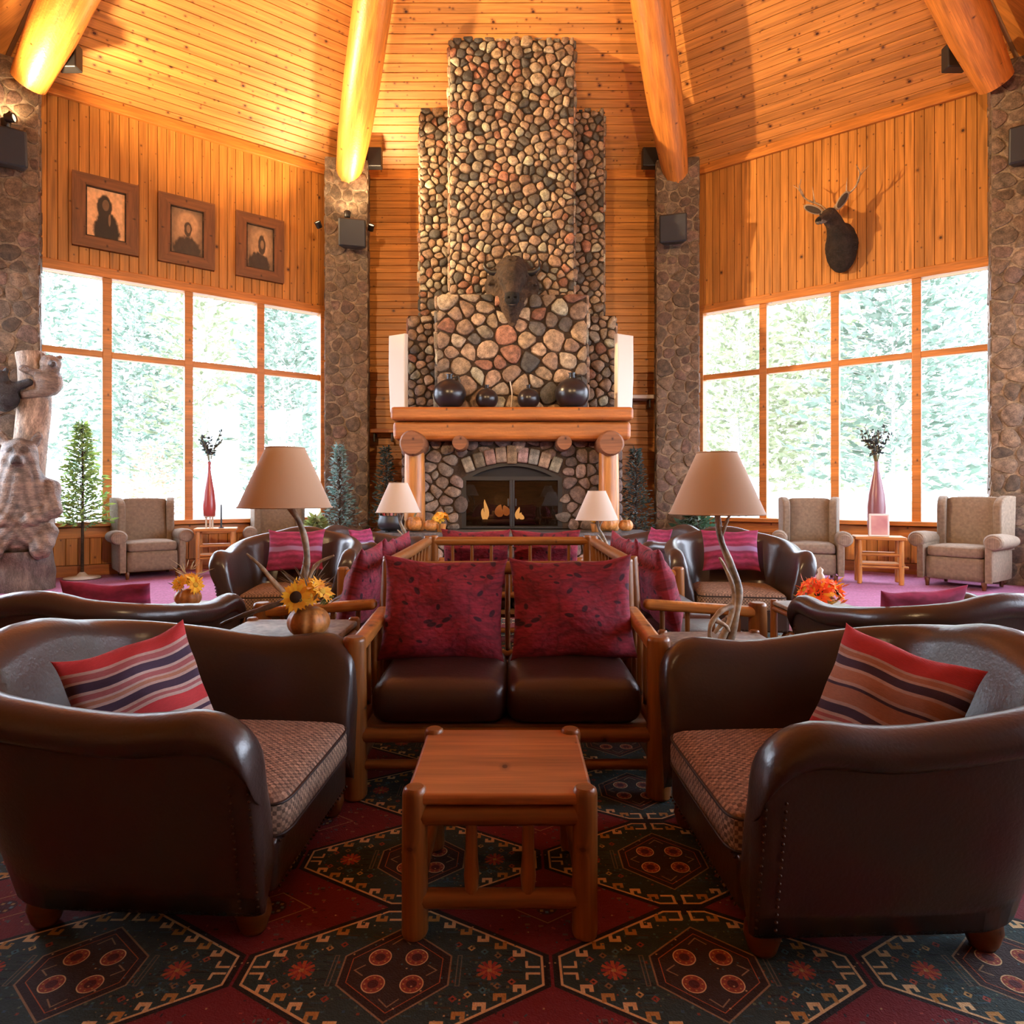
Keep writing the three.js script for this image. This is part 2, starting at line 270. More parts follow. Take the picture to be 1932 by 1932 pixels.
function stripes(list, warm) {
  const tot = list.reduce((s, q) => s + q[0], 0);
  return mat(rgb(1, 1, 1), 0.85, { map: tex(64, 512, (u, v, o) => {
    let y = v * tot, c = list[list.length - 1][1]; for (const [w, col] of list) { if (y < w) { c = col; break; } y -= w; }
    const n = 0.93 + 0.14 * (hsh(Math.floor(u * 64), Math.floor(v * 512), 3) - 0.5); o[0] = c[0] * n; o[1] = c[1] * n; o[2] = c[2] * n;
  }), bumpMap: scaled(weaveBump, 3, 3), bumpScale: 0.001 });
}
const RED = [0.72, 0.19, 0.20], PLUM = [0.23, 0.15, 0.24], CREAM = [0.72, 0.62, 0.58], TAN = [0.66, 0.45, 0.35], ROSE = [0.62, 0.34, 0.34];
M.stripeA = stripes([[3, RED], [1.0, CREAM], [0.6, PLUM], [0.8, CREAM], [2.4, RED], [0.5, CREAM], [0.5, ROSE], [0.5, CREAM], [1.3, PLUM], [0.5, CREAM], [0.6, TAN], [0.4, CREAM], [0.8, ROSE], [0.5, CREAM], [1.4, PLUM], [0.4, CREAM], [1.0, ROSE], [0.5, CREAM], [2.6, RED]]);
M.stripeB = stripes([[2.6, RED], [0.5, CREAM], [0.5, ROSE], [0.5, CREAM], [1.3, PLUM], [0.5, CREAM], [2.2, TAN], [0.4, PLUM], [0.5, CREAM], [1.8, TAN], [0.5, CREAM], [1.3, PLUM], [0.4, CREAM], [0.7, TAN], [0.4, CREAM], [3.2, RED]]);
M.magenta = mat(rgb(1, 1, 1), 0.88, { map: tex(256, 256, (u, v, o) => { const s = Math.sin(v * 40) * 0.06, t = 0.5 + 0.2 * (fbm(u * 16, v * 30, [16, 30], 3, 61) - 0.45) + s, b = smooth(0.42, 0.46, v) * (1 - smooth(0.54, 0.58, v)); o[0] = lerp(t * 1.08, 0.55, b); o[1] = lerp(t * 0.34, 0.42, b); o[2] = lerp(t * 0.62, 0.55, b); }) });
M.shade = phys(rgb(0.47, 0.30, 0.185), 0.9, { transmission: 0.25, thickness: 0, side: THREE.DoubleSide });
M.shadeWhite = phys(rgb(0.60, 0.50, 0.41), 0.9, { transmission: 0.25, thickness: 0, side: THREE.DoubleSide });
M.antler = mat(rgb(0.78, 0.60, 0.42), 0.5, { map: stoneTex, bumpMap: scaled(grainBump, 2, 2), bumpScale: 0.003 });
M.antlerDark = mat(rgb(0.17, 0.10, 0.06), 0.5, { map: stoneTex, bumpMap: scaled(grainBump, 2, 2), bumpScale: 0.003 });
M.pumpkin = mat(rgb(1.0, 0.42, 0.10), 0.5, { map: stoneTex });
M.stem = mat(rgb(0.14, 0.12, 0.05), 0.8);
M.petal = phys(rgb(0.95, 0.55, 0.03), 1.0, { transmission: 0.3, thickness: 0, side: THREE.DoubleSide, vertexColors: true });
M.flowerEye = mat(rgb(0.035, 0.018, 0.008), 0.95);
M.leaf = phys(rgb(1, 1, 1), 1.0, { transmission: 0.4, thickness: 0, side: THREE.DoubleSide, vertexColors: true });
M.bark = mat(rgb(0.12, 0.08, 0.05), 0.95, { map: stoneTex });
M.barkPale = mat(rgb(0.34, 0.32, 0.29), 0.95);
M.pot = phys(rgb(0.016, 0.013, 0.014), 0.28, { bumpMap: grainBump, bumpScale: 0.001 });
M.redGlaze = phys(rgb(0.36, 0.055, 0.05), 0.25);
M.mauveGlaze = phys(rgb(0.20, 0.075, 0.085), 0.3);
M.whitePanel = mat(rgb(0.60, 0.54, 0.45), 0.45);
M.glass = phys(rgb(1, 1, 1), 0, { transmission: 1, thickness: 0, ior: 1.5 });
M.smokedGlass = phys(rgb(0.55, 0.5, 0.46), 0, { transmission: 1, thickness: 0, ior: 1.5 });
M.flame = new THREE.MeshStandardMaterial({ color: 0x000000, emissive: rgb(1.0, 0.52, 0.16), emissiveIntensity: 2.4, roughness: 1 });
M.char = mat(rgb(0.02, 0.017, 0.015), 0.95);
M.slate = mat(rgb(0.24, 0.25, 0.27), 0.5, { map: stoneTex });
M.fur = mat(rgb(1, 1, 1), 0.95, { vertexColors: true, map: stoneTex, bumpMap: scaled(grainBump, 5, 5), bumpScale: 0.02 });
M.carved = mat(rgb(1, 1, 1), 0.6, { vertexColors: true, map: scaled(stoneTex, 0.7, 2.2), bumpMap: scaled(grainBump, 2, 2), bumpScale: 0.012 });
M.nail = M.brass;
M.lampGlow = new THREE.MeshStandardMaterial({ color: 0x000000, emissive: rgb(1.0, 0.75, 0.45), emissiveIntensity: 2, roughness: 1 });
// the woven carpet: one repeat is 0.81 m x 0.5 m
const rugTex = canvasTex(1296, 800, (c, W, H) => {
  const r = rng(77), FIELD = '#283836', CRE = '#cfa876', RD = '#6d1b22', GOLD = '#a8793c', TEAL = '#2d4a50', OR = '#a8502c';
  c.fillStyle = RD; c.fillRect(0, 0, W, H);
  for (let i = 0; i < 130; i++) { const a = Math.floor(r() * 2), b = Math.floor(r() * 2), x = a * W + (r() - 0.5) * 620, y = b * H + (r() - 0.5) * 420; c.fillStyle = ['#3c4a50', '#9a6a44', '#2c1a20', '#a04038', '#5a6a5c'][Math.floor(r() * 5)]; const s = 8 + r() * 16; c.save(); c.translate(x, y); c.rotate(0.785 * Math.floor(r() * 4)); c.fillRect(-s / 2, -s / 4, s, s / 2); c.restore(); }
  for (let i = 0; i < 240; i++) { c.fillStyle = ['#5d141c', '#8f2a2c', '#6b2c2c', '#3a1a20', '#84553e', '#5c4a48'][Math.floor(r() * 6)]; const x = r() * W, y = r() * H, s = 5 + r() * 13; c.fillRect(x, y, s * 1.4, s * 0.8); }
  const poly = (pts, f, s, lw) => { c.beginPath(); pts.forEach(([x, y], i) => (i ? c.lineTo(x, y) : c.moveTo(x, y))); c.closePath(); if (f) { c.fillStyle = f; c.fill(); } if (s) { c.strokeStyle = s; c.lineWidth = lw; c.stroke(); } };
  const cx = W / 2, cy = H / 2;
  const hex = (a, b, e) => [[cx - a, cy - e], [cx - a * 0.16, cy - b], [cx + a * 0.16, cy - b], [cx + a, cy - e], [cx + a, cy + e], [cx + a * 0.16, cy + b], [cx - a * 0.16, cy + b], [cx - a, cy + e]];
  poly(hex(628, 388, 80), FIELD, '#1a1413', 26); poly(hex(610, 370, 78), null, CRE, 11);
  for (let i = 0; i < 330; i++) { const x = cx + (r() - 0.5) * 1000, y = cy + (r() - 0.5) * 500, k = Math.abs(x - cx) / 610 + Math.abs(y - cy) / 430; if (k > 1.0) continue; c.fillStyle = ['#1b2424', '#34403a', TEAL, '#3a3226', '#24323a'][Math.floor(r() * 5)]; c.fillRect(x, y, 20 + r() * 46, 5 + r() * 5); }
  for (const sx of [-1, 1]) for (const sy of [-1, 1]) for (let i = 0; i < 5; i++) { const x = cx + sx * (250 + i * 58), y = cy + sy * (150 - i * 22), q = ['#8c3a2c', '#b08a52', '#3f6468', '#7a5a3a', '#9a4a34'][i]; c.fillStyle = q; c.save(); c.translate(x, y); c.rotate(0.785); c.fillRect(-13, -13, 26, 26); c.fillStyle = '#1b2020'; c.fillRect(-5, -5, 10, 10); c.restore(); }
  for (let i = 0; i < 260; i++) { const x = cx + (r() - 0.5) * 1100, y = cy + (r() - 0.5) * 640, k = Math.abs(x - cx) / 610 + Math.abs(y - cy) / 430; if (k > 1.0) continue; c.fillStyle = ['#6f5a3c', '#40605c', '#7d3a2a', '#556048', '#2f4a58'][Math.floor(r() * 5)]; const s = 5 + r() * 9; c.fillRect(x, y, s, s); }
  // hooked figures along the slanted edges
  for (const sx of [-1, 1]) for (const sy of [-1, 1]) for (let i = 0; i < 6; i++) {
    const t = 0.06 + i * 0.165, x = cx + sx * lerp(110, 585, t), y = cy + sy * lerp(362, 92, t), d = i & 1 ? CRE : GOLD; c.fillStyle = d;
    c.fillRect(x - 9, y - (sy > 0 ? 46 : 0), 18, 46); c.fillRect(x - (sx > 0 ? 44 : 0), y - sy * 46 - (sy > 0 ? 0 : 20), 44, 20); c.fillRect(x - (sx > 0 ? 44 : -26), y - sy * 30 - (sy > 0 ? 0 : 22), 18, 22);
  }
  for (const sx of [-1, 1]) for (const sy of [-1, 1]) { c.fillStyle = CRE; c.fillRect(cx + sx * 600 - (sx > 0 ? 60 : 0), cy + sy * 18 - 6, 60, 12); c.fillRect(cx + sx * 545 - 6, cy + sy * 18 - (sy > 0 ? 0 : 34), 12, 34); c.fillRect(cx + sx * 24 - 7, cy + sy * 372 - (sy > 0 ? 60 : 0), 14, 60); c.fillRect(cx + sx * 50 - 34, cy + sy * 312 - 7, 62, 14); }
  c.fillStyle = '#1a1413'; c.fillRect(cx - 13, 0, 26, 52); c.fillRect(cx - 13, H - 52, 26, 52);
  poly([[cx - 225, cy - 80], [cx, cy - 262], [cx + 225, cy - 80], [cx + 225, cy + 80], [cx, cy + 262], [cx - 225, cy + 80]], '#2a1a18', '#8a6a4c', 8);
  poly([[cx - 190, cy - 66], [cx, cy - 218], [cx + 190, cy - 66], [cx + 190, cy + 66], [cx, cy + 218], [cx - 190, cy + 66]], '#31211d', OR, 4);
  for (const sx of [-1, 1]) for (const sy of [-1, 1]) { const x = cx + sx * 78, y = cy + sy * 74; c.fillStyle = '#84392c'; c.beginPath(); c.arc(x, y, 46, 0, 7); c.fill(); c.strokeStyle = CRE; c.lineWidth = 5; c.stroke(); c.fillStyle = '#4a1a1c'; c.beginPath(); c.arc(x, y, 22, 0, 7); c.fill(); for (let k = 0; k < 8; k++) { c.fillStyle = GOLD; c.fillRect(x + Math.cos(k * 0.785) * 34 - 4, y + Math.sin(k * 0.785) * 34 - 4, 8, 8); } }
  c.strokeStyle = '#8a6a4c'; c.lineWidth = 6; for (const s of [-1, 1]) { c.beginPath(); c.moveTo(cx - 40, cy + s * 150); c.lineTo(cx, cy + s * 190); c.lineTo(cx + 40, cy + s * 150); c.stroke(); c.beginPath(); c.moveTo(cx + s * 130, cy - 30); c.lineTo(cx + s * 170, cy); c.lineTo(cx + s * 130, cy + 30); c.stroke(); }
  for (const s of [-1, 1]) { const x = cx + s * 390; for (let k = 0; k < 12; k++) { c.fillStyle = k & 1 ? OR : '#8c2f2b'; const a = k * Math.PI / 6; c.save(); c.translate(x, cy); c.rotate(a); c.fillRect(10, -8, 44, 16); c.restore(); } c.fillStyle = GOLD; c.fillRect(x - 9, cy - 9, 18, 18); c.strokeStyle = '#6a5a48'; c.lineWidth = 5; c.strokeRect(cx + s * 262 - 8, cy - 84, 16, 168); }
  for (let i = 0; i < 90; i++) { const x = r() * W, y = r() * H; c.fillStyle = r() < 0.5 ? '#b18a5e' : '#3d5a60'; c.fillRect(x, y, 8, 8); }
  // red lozenges between the medallions carry their own flowers
  for (const x of [0, W]) for (const y of [0, H]) { c.strokeStyle = '#a0714a'; c.lineWidth = 6; c.beginPath(); c.moveTo(x - 170, y); c.lineTo(x, y - 110); c.lineTo(x + 170, y); c.lineTo(x, y + 110); c.closePath(); c.stroke(); c.fillStyle = '#41161d'; c.beginPath(); c.arc(x, y, 52, 0, 7); c.fill(); for (let k = 0; k < 8; k++) { c.fillStyle = k & 1 ? '#9a7448' : '#5a7078'; c.fillRect(x + Math.cos(k * 0.785) * 34 - 8, y + Math.sin(k * 0.785) * 34 - 8, 16, 16); } }
});
rugTex.repeat.set(1 / 0.81, 1 / 0.5); rugTex.offset.set(-0.127, -0.10);
M.rug = mat(rgb(1.0, 1.08, 1.1), 0.95, { map: rugTex, bumpMap: scaled(grainBump, 6, 6), bumpScale: 0.004 });
M.carpet = mat(rgb(1, 1, 1), 0.97, { map: tex(512, 512, (u, v, o) => { const s = Math.pow(0.5 + 0.5 * Math.sin(v * Math.PI * 2 * 9), 4), d = Math.pow(0.5 + 0.5 * Math.sin(u * Math.PI * 2 * 22), 6) * 0.3, f = fbm(u * 60, v * 60, 60, 3, 71), t = 0.60 + 0.22 * (f - 0.45) - 0.12 * s + d * 0.1; o[0] = t * 1.04; o[1] = t * 0.62; o[2] = t * 0.84; }) });

// ------------------------------------------------------------------ room shell
const CORN = [[-7.25, -9.0], [-3.22, -11.9], [3.22, -11.9], [7.25, -9.0], [7.25, -0.93], [3.22, 1.98], [-3.22, 1.98], [-7.25, -0.93]];
const TOP = 7.26, APEX = V(0, 13.1, -4.96), SILL = 0.80, RAIL = 3.36, HEAD = 4.57;
function wallFrame(i) { const a = CORN[i], b = CORN[(i + 1) % 8], dx = b[0] - a[0], dz = b[1] - a[1], L = Math.hypot(dx, dz); return { a, b, L, turn: Math.atan2(-dz, dx) }; }
function placeOn(o, i) { const w = wallFrame(i); o.position.set(w.a[0], 0, w.a[1]); o.rotation.y = w.turn; return w.L; }
const WALLNAMES = ['wall_left', 'wall_back', 'wall_right', 'wall_side_right', 'wall_front_right', 'wall_front', 'wall_front_left', 'wall_side_left'];

// floor slab and the fitted carpet round the edge of the room
{
  const s = new THREE.Shape(); CORN.forEach(([x, z], i) => (i ? s.lineTo(x * 1.05, -(z + 4.96) * 1.05 + 4.96) : s.moveTo(x * 1.05, -(z + 4.96) * 1.05 + 4.96))); s.closePath();
  const g = new THREE.ExtrudeGeometry(s, { depth: 0.3, bevelEnabled: false }); g.rotateX(-Math.PI / 2); g.translate(0, -0.3, 0);
  const f = mesh('floor', triUV(g), M.carpet, scene); f.userData = { kind: 'structure' };
  const rug = mesh('patterned_carpet', triUV(new RoundedBoxGeometry(6.9, 0.012, 8.2, 1, 0.004)), M.rug, scene); rug.position.set(0, 0.006, -2.45); rug.userData = { label: 'large patterned carpet with red and dark green hexagon medallions in the foreground', category: 'carpet' };
}
function planksVertical(parent, x0, x1, y0, y1, w, seed, z = 0) {
  const r = rng(seed), n = Math.round((x1 - x0) / w), p = (x1 - x0) / n;
  for (let k = 0; k < n; k++) { const a = x0 + k * p + 0.003, b = x0 + (k + 1) * p - 0.003; const m = mesh('plank', boardGeo([[a, y0], [b, y0], [b, y1], [a, y1]], 0.018 + r() * 0.003, 0.006, r(), r(), 0.80 + 0.28 * r(), true), M.pine, parent); m.position.z = z; }
}
function windowWall(i, cols, u0, u1, seed) {
  const g = struct(WALLNAMES[i]), L = placeOn(g, i), t = 0.3;
  mesh('wall_core', [box(L + 0.3, SILL - 0.06, t, L / 2, (SILL - 0.06) / 2, -t / 2 - 0.001), box(L + 0.3, TOP - HEAD + 0.1, t, L / 2, (TOP + HEAD + 0.1) / 2, -t / 2 - 0.001), box(u0 + 0.15, HEAD - SILL + 0.06, t, (u0 - 0.15) / 2, (HEAD + SILL - 0.06) / 2, -t / 2 - 0.001), box(L - u1 + 0.15, HEAD - SILL + 0.06, t, (L + u1 + 0.15) / 2, (HEAD + SILL - 0.06) / 2, -t / 2 - 0.001)], M.deck, g);
  if (i === 0 || i === 2) { planksVertical(g, 0.02, L - 0.02, HEAD + 0.10, TOP - 0.02, 0.128, seed); planksVertical(g, 0.02, L - 0.02, 0.17, SILL - 0.07, 0.15, seed + 1); } else { mesh('wall_boarding', [box(L, TOP - HEAD - 0.1, 0.02, L / 2, (TOP + HEAD + 0.1) / 2, 0.01), box(L, SILL - 0.24, 0.02, L / 2, (SILL + 0.1) / 2, 0.01)], M.pinePlain, g); }
  const bb = mesh({ 0: 'baseboard_left', 7: 'baseboard_left_near', 2: 'baseboard_right', 3: 'baseboard_right_near', 4: 'baseboard_front' }[i], rbox(L - 0.04, 0.16, 0.03, 0.006, L / 2, 0.08, 0.016), M.mantel, scene); placeOn(bb, i); bb.userData = { kind: 'structure' };
  // window
  const w = struct(`window_${[1, 0, 2, 3, 5, 0, 0, 4][i]}`); placeOn(w, i);
  const depth = 0.14, z = -0.02, bar = (name, gw, gh, x, y, dd = depth) => mesh(name, rbox(gw, gh, dd, 0.012, x, y, z), M.frame, w);
  bar('window_jamb', 0.11, HEAD - SILL, u0 + 0.03, (HEAD + SILL) / 2, 0.2); bar('window_jamb', 0.11, HEAD - SILL, u1 - 0.03, (HEAD + SILL) / 2, 0.2);
  mesh('window_head', rbox(u1 - u0 + 0.1, 0.15, 0.2, 0.012, (u0 + u1) / 2, HEAD + 0.03, z), M.frame, w);
  mesh('window_sill', rbox(u1 - u0 + 0.16, 0.07, 0.30, 0.014, (u0 + u1) / 2, SILL - 0.02, z + 0.05), M.frame, w);
  mesh('apron_trim', rbox(u1 - u0 + 0.16, 0.16, 0.025, 0.008, (u0 + u1) / 2, SILL - 0.15, 0.030), M.frame, w);
  const p = (u1 - u0) / cols;
  for (let k = 1; k < cols; k++) { bar('mullion', 0.125, HEAD - SILL - 0.02, u0 + k * p, (HEAD + SILL) / 2); }
  for (let k = 0; k < cols; k++) {
    const a = u0 + k * p + (k ? 0.0625 : 0.085), b = u0 + (k + 1) * p - (k < cols - 1 ? 0.0625 : 0.085);
    mesh('transom', rbox(b - a + 0.01, 0.10, depth - 0.015, 0.01, (a + b) / 2, RAIL, z), M.frame, w);
    for (const [y0, y1] of [[SILL + 0.015, RAIL - 0.05], [RAIL + 0.05, HEAD - 0.045]]) mesh('pane', box(b - a + 0.02, y1 - y0 + 0.02, 0.004, (a + b) / 2, (y0 + y1) / 2, z - 0.01), M.glass, w);
  }
}
windowWall(0, 4, 0.16, 4.66, 100); windowWall(2, 4, 0.30, 4.80, 200);
windowWall(3, 6, 0.45, 7.6, 300); windowWall(4, 1, 0.4, 1.7, 500); windowWall(7, 3, 4.3, 7.6, 400);
// fireplace wall: horizontal boards
{
  const g = struct('wall_back'), L = placeOn(g, 1), r = rng(61);
  mesh('wall_core', box(L + 0.3, TOP + 0.05, 0.3, L / 2, TOP / 2, -0.151), M.deck, g);
  const n = 54, h = (TOP - 0.02) / n;
  for (let k = 0; k < n; k++) for (const [a, b] of [[0.02, 1.75], [L - 1.75, L - 0.02]]) mesh('plank', boardGeo([[a, k * h + 0.003], [b, k * h + 0.003], [b, (k + 1) * h - 0.003], [a, (k + 1) * h - 0.003]], 0.018 + r() * 0.003, 0.006, r(), r(), 0.80 + 0.28 * r(), false), M.pine, g);
}
for (const i of [5, 6]) { const g = struct(WALLNAMES[i]), L = placeOn(g, i); mesh('wall_core', box(L + 0.3, TOP, 0.3, L / 2, TOP / 2, -0.151), M.deck, g); mesh('wall_boarding', box(L, TOP, 0.02, L / 2, TOP / 2, 0.01), M.pinePlain, g); }
// trim boards at the top of the walls
[[0, 1], [1, 2], [2, 3]].forEach(([i, n]) => { const L = wallFrame(i).L, t = mesh(`trim_${n}`, i === 1 ? [rbox(1.5, 0.17, 0.06, 0.01, 0.78, TOP - 0.09, 0.05), rbox(1.5, 0.17, 0.06, 0.01, L - 0.78, TOP - 0.09, 0.05)] : rbox(L - 0.05, 0.17, 0.06, 0.01, L / 2, TOP - 0.09, 0.05), M.frame, scene); placeOn(t, i); t.userData = { kind: 'structure' }; });
// ceiling: eight slopes up to one apex; boards on the three in view
{
  const c = struct('ceiling');
  const decks = [];
  for (let i = 0; i < 8; i++) {
    const w = wallFrame(i), A = V(w.a[0], TOP, w.a[1]), B = V(w.b[0], TOP, w.b[1]), ex = B.clone().sub(A).normalize(), uf = APEX.clone().sub(A).dot(ex), foot = A.clone().addScaledVector(ex, uf), es = APEX.clone().sub(foot), H = es.length(); es.normalize();
    const en = ex.clone().cross(es);      // points out of the room or in
    const inward = V(0, 0, -4.96).sub(A).dot(en) > 0 ? 1 : -1;
    const pos = [], lift = en.clone().multiplyScalar(-inward), p0 = A.clone().addScaledVector(lift, 0.005), p1 = B.clone().addScaledVector(lift, 0.005), p2 = APEX.clone().addScaledVector(lift, 0.005), up = V(0, 0.4, 0), q0 = p0.clone().add(up), q1 = p1.clone().add(up), q2 = p2.clone().add(up), out = lift.clone().setY(0).normalize().multiplyScalar(0.45);
    for (const t of [[p0, p1, p2], [q0, q2, q1], [p0, q0, q1], [p0, q1, p1], [p0, p2, q2], [p0, q2, q0], [p1, q1, q2], [p1, q2, p2]]) for (const v of t) pos.push(v.x, v.y, v.z);
    const g = new THREE.BufferGeometry(); g.setAttribute('position', new THREE.Float32BufferAttribute(pos, 3)); g.computeVertexNormals();
    mesh('ceiling_deck', triUV(g), i < 3 ? M.deck : M.pinePlain, c);
    if (i > 2) continue;
    const sl = new THREE.Group(); sl.name = 'ceiling_slope'; c.add(sl);
    // local frame with z into the room
    const ez = en.clone().multiplyScalar(inward), ey = ez.clone().cross(ex).dot(es) > 0 ? es : es.clone().negate();
    const flip = ey === es ? 1 : -1; const m = new THREE.Matrix4().makeBasis(ex, ey, ez); m.setPosition(A); sl.applyMatrix4(m);
    const r = rng(900 + i), bw = 0.135, n = 46;
    for (let k = 0; k < n; k++) {
      const h0 = k * bw + 0.003, h1 = (k + 1) * bw - 0.003, l = (h) => uf * h / H + 0.05, rr = (h) => w.L - (w.L - uf) * h / H - 0.05;
      const q = flip > 0 ? [[l(h0), h0], [rr(h0), h0], [rr(h1), h1], [l(h1), h1]] : [[l(h1), -h1], [rr(h1), -h1], [rr(h0), -h0], [l(h0), -h0]];
      mesh('plank', boardGeo(q, 0.02 + r() * 0.003, 0.007, r(), r(), 0.82 + 0.26 * r(), false), M.ceil, sl);
    }
  }
}
// round log beams on the hips
function hipBeam(x, z, label) {
  const A = V(x * 0.90, TOP - 0.35, z + (0 - z - 4.96) * 0.09), B = V(0, APEX.y - 0.55, APEX.z);
  const t = thing('log_beam', label, 'beam', 0, 0, 0, 0, 'log roof beams');
  const d = B.clone().sub(A).normalize(), st = A.clone().addScaledVector(d, -0.1), pts = []; for (let i = 0; i <= 12; i++) pts.push(st.clone().lerp(B, i / 12)); 
  mesh('log', tube(pts, [0.21, 0.27, 0.29, 0.29, 0.285, 0.28, 0.28, 0.27, 0.27, 0.27, 0.27, 0.26, 0.26], 18, true, 0.02, 4), M.beam, t);
  const s = Math.sign(x), bk = mesh('steel_bracket', rbox(0.3, 0.34, 0.16, 0.02), M.blackIron, t); bk.position.set(A.x - s * 0.42, TOP - 0.02, A.z - 0.12);
}
hipBeam(-3.22, -11.9, 'round log roof beam left of the chimney'); hipBeam(3.22, -11.9, 'round log roof beam right of the chimney');
hipBeam(-7.25, -9.0, 'round log roof beam in the upper left corner'); hipBeam(7.25, -9.0, 'round log roof beam in the upper right corner');

// ------------------------------------------------------------------ stonework
// cells of a weighted Voronoi diagram on a w x h face; each becomes one bulged stone
function stones(w, h, size, seed, { gap = 0.012, bulge = 0.05, pal, skip, flatness = 0.8 }) {
  const r = rng(seed), pts = [], area = w * h; let tries = 0;
  const cellN = Math.max(0.05, (typeof size === 'function' ? 0.2 : size)), grid = new Map(), key = (x, y) => Math.floor(x / cellN) * 4096 + Math.floor(y / cellN);
  while (tries < area / 0.0012 + 600) {
    tries++; const x = r() * w, y = r() * h, s = (typeof size === 'function' ? size(x, y) : size) * (0.62 + 0.8 * r() * r()); let ok = true;
    for (const q of pts) if (Math.hypot(q[0] - x, (q[1] - y) * 1.15) < (q[2] + s) * 0.46) { ok = false; break; }
    if (ok) pts.push([x, y, s]);
  }
  const out = [];
  for (let i = 0; i < pts.length; i++) {
    const [x, y, s] = pts[i]; let poly = [[0, 0], [w, 0], [w, h], [0, h]];
    const near = pts.filter((q, j) => j !== i && Math.hypot(q[0] - x, q[1] - y) < (s + q[2]) * 2.2);
    for (const q of near) {
      const dx = q[0] - x, dy = q[1] - y, d = Math.hypot(dx, dy), m = d / 2 + (s * s - q[2] * q[2]) * 0.25 / (2 * d) - gap / 2, nx = dx / d, ny = dy / d, res = [];
      for (let k = 0; k < poly.length; k++) { const a = poly[k], b = poly[(k + 1) % poly.length], fa = (a[0] - x) * nx + (a[1] - y) * ny - m, fb = (b[0] - x) * nx + (b[1] - y) * ny - m; if (fa <= 0) res.push(a); if ((fa < 0) !== (fb < 0)) { const t = fa / (fa - fb); res.push([lerp(a[0], b[0], t), lerp(a[1], b[1], t)]); } }
      poly = res; if (poly.length < 3) break;
    }
    if (poly.length < 3) continue;
    poly = poly.filter((p, k) => { const q = poly[(k + 1) % poly.length]; return Math.hypot(p[0] - q[0], p[1] - q[1]) > 0.012; }); if (poly.length < 3) continue;
    let cx = 0, cy = 0; poly.forEach((p) => { cx += p[0] / poly.length; cy += p[1] / poly.length; });
    if (skip && skip(cx, cy)) continue;
    const rd = []; poly.forEach((p, k) => { const q = poly[(k + 1) % poly.length]; rd.push([lerp(p[0], q[0], 0.24), lerp(p[1], q[1], 0.24)], [lerp(p[0], q[0], 0.76), lerp(p[1], q[1], 0.76)]); });
    let A = 0; rd.forEach((p, k) => { const q = rd[(k + 1) % rd.length]; A += p[0] * q[1] - q[0] * p[1]; }); A = Math.abs(A) / 2; if (A < 0.0006) continue;
    const hgt = bulge * (0.6 + 0.7 * r()) * Math.min(1.15, Math.sqrt(A) / 0.16), tx = (r() - 0.5) * 0.5 * hgt, ty = (r() - 0.5) * 0.5 * hgt, pos = [], idx = [], n = rd.length;
    const ring = (f, z) => rd.forEach((p) => pos.push((p[0] - cx) * f, (p[1] - cy) * f, z + tx * (p[0] - cx) / 0.1 * (z > 0 ? 0.3 : 0) + ty * (p[1] - cy) / 0.1 * (z > 0 ? 0.3 : 0)));
    ring(1, -0.005); ring(0.97, hgt * 0.55); ring(flatness, hgt * 0.95); pos.push(0, 0, hgt * 1.06);
    for (let a = 0; a < 2; a++) for (let k = 0; k < n; k++) { const b = a * n + k, d = a * n + (k + 1) % n; idx.push(b, d, b + n, d, d + n, b + n); }
    for (let k = 0; k < n; k++) idx.push(2 * n + k, 2 * n + (k + 1) % n, 3 * n);
    const g = new THREE.BufferGeometry(); g.setAttribute('position', new THREE.Float32BufferAttribute(pos, 3)); g.setIndex(idx); g.computeVertexNormals();
    const c = pal[Math.floor(r() * pal.length)], v = 0.72 + 0.56 * r(), gg = triUV(g), uvs = gg.attributes.uv, o1 = r(), o2 = r(); for (let k = 0; k < uvs.count; k++) uvs.setXY(k, uvs.getX(k) + o1, uvs.getY(k) + o2);
    out.push({ g: tint(gg, rgb(c[0] * v, c[1] * v, c[2] * v)), x: cx, y: cy, A });
  }
  return out;
}
const COBBLE = [[0.595, 0.385, 0.263], [0.7, 0.473, 0.333], [0.525, 0.367, 0.263], [0.805, 0.578, 0.403], [0.85, 0.7, 0.525], [0.42, 0.315, 0.228], [0.63, 0.298, 0.193], [0.228, 0.21, 0.193], [0.525, 0.455, 0.35], [0.735, 0.542, 0.35], [0.85, 0.84, 0.647], [0.14, 0.14, 0.14]];
const RUBBLE = [[0.375, 0.25, 0.163], [0.312, 0.213, 0.138], [0.425, 0.3, 0.2], [0.35, 0.225, 0.175], [0.275, 0.2, 0.138], [0.45, 0.325, 0.237], [0.375, 0.288, 0.213]];
const HEARTHSTONE = [[0.504, 0.364, 0.322], [0.42, 0.294, 0.252], [0.644, 0.476, 0.42], [0.364, 0.252, 0.21], [0.56, 0.42, 0.336], [0.28, 0.21, 0.182], [0.476, 0.406, 0.35]];
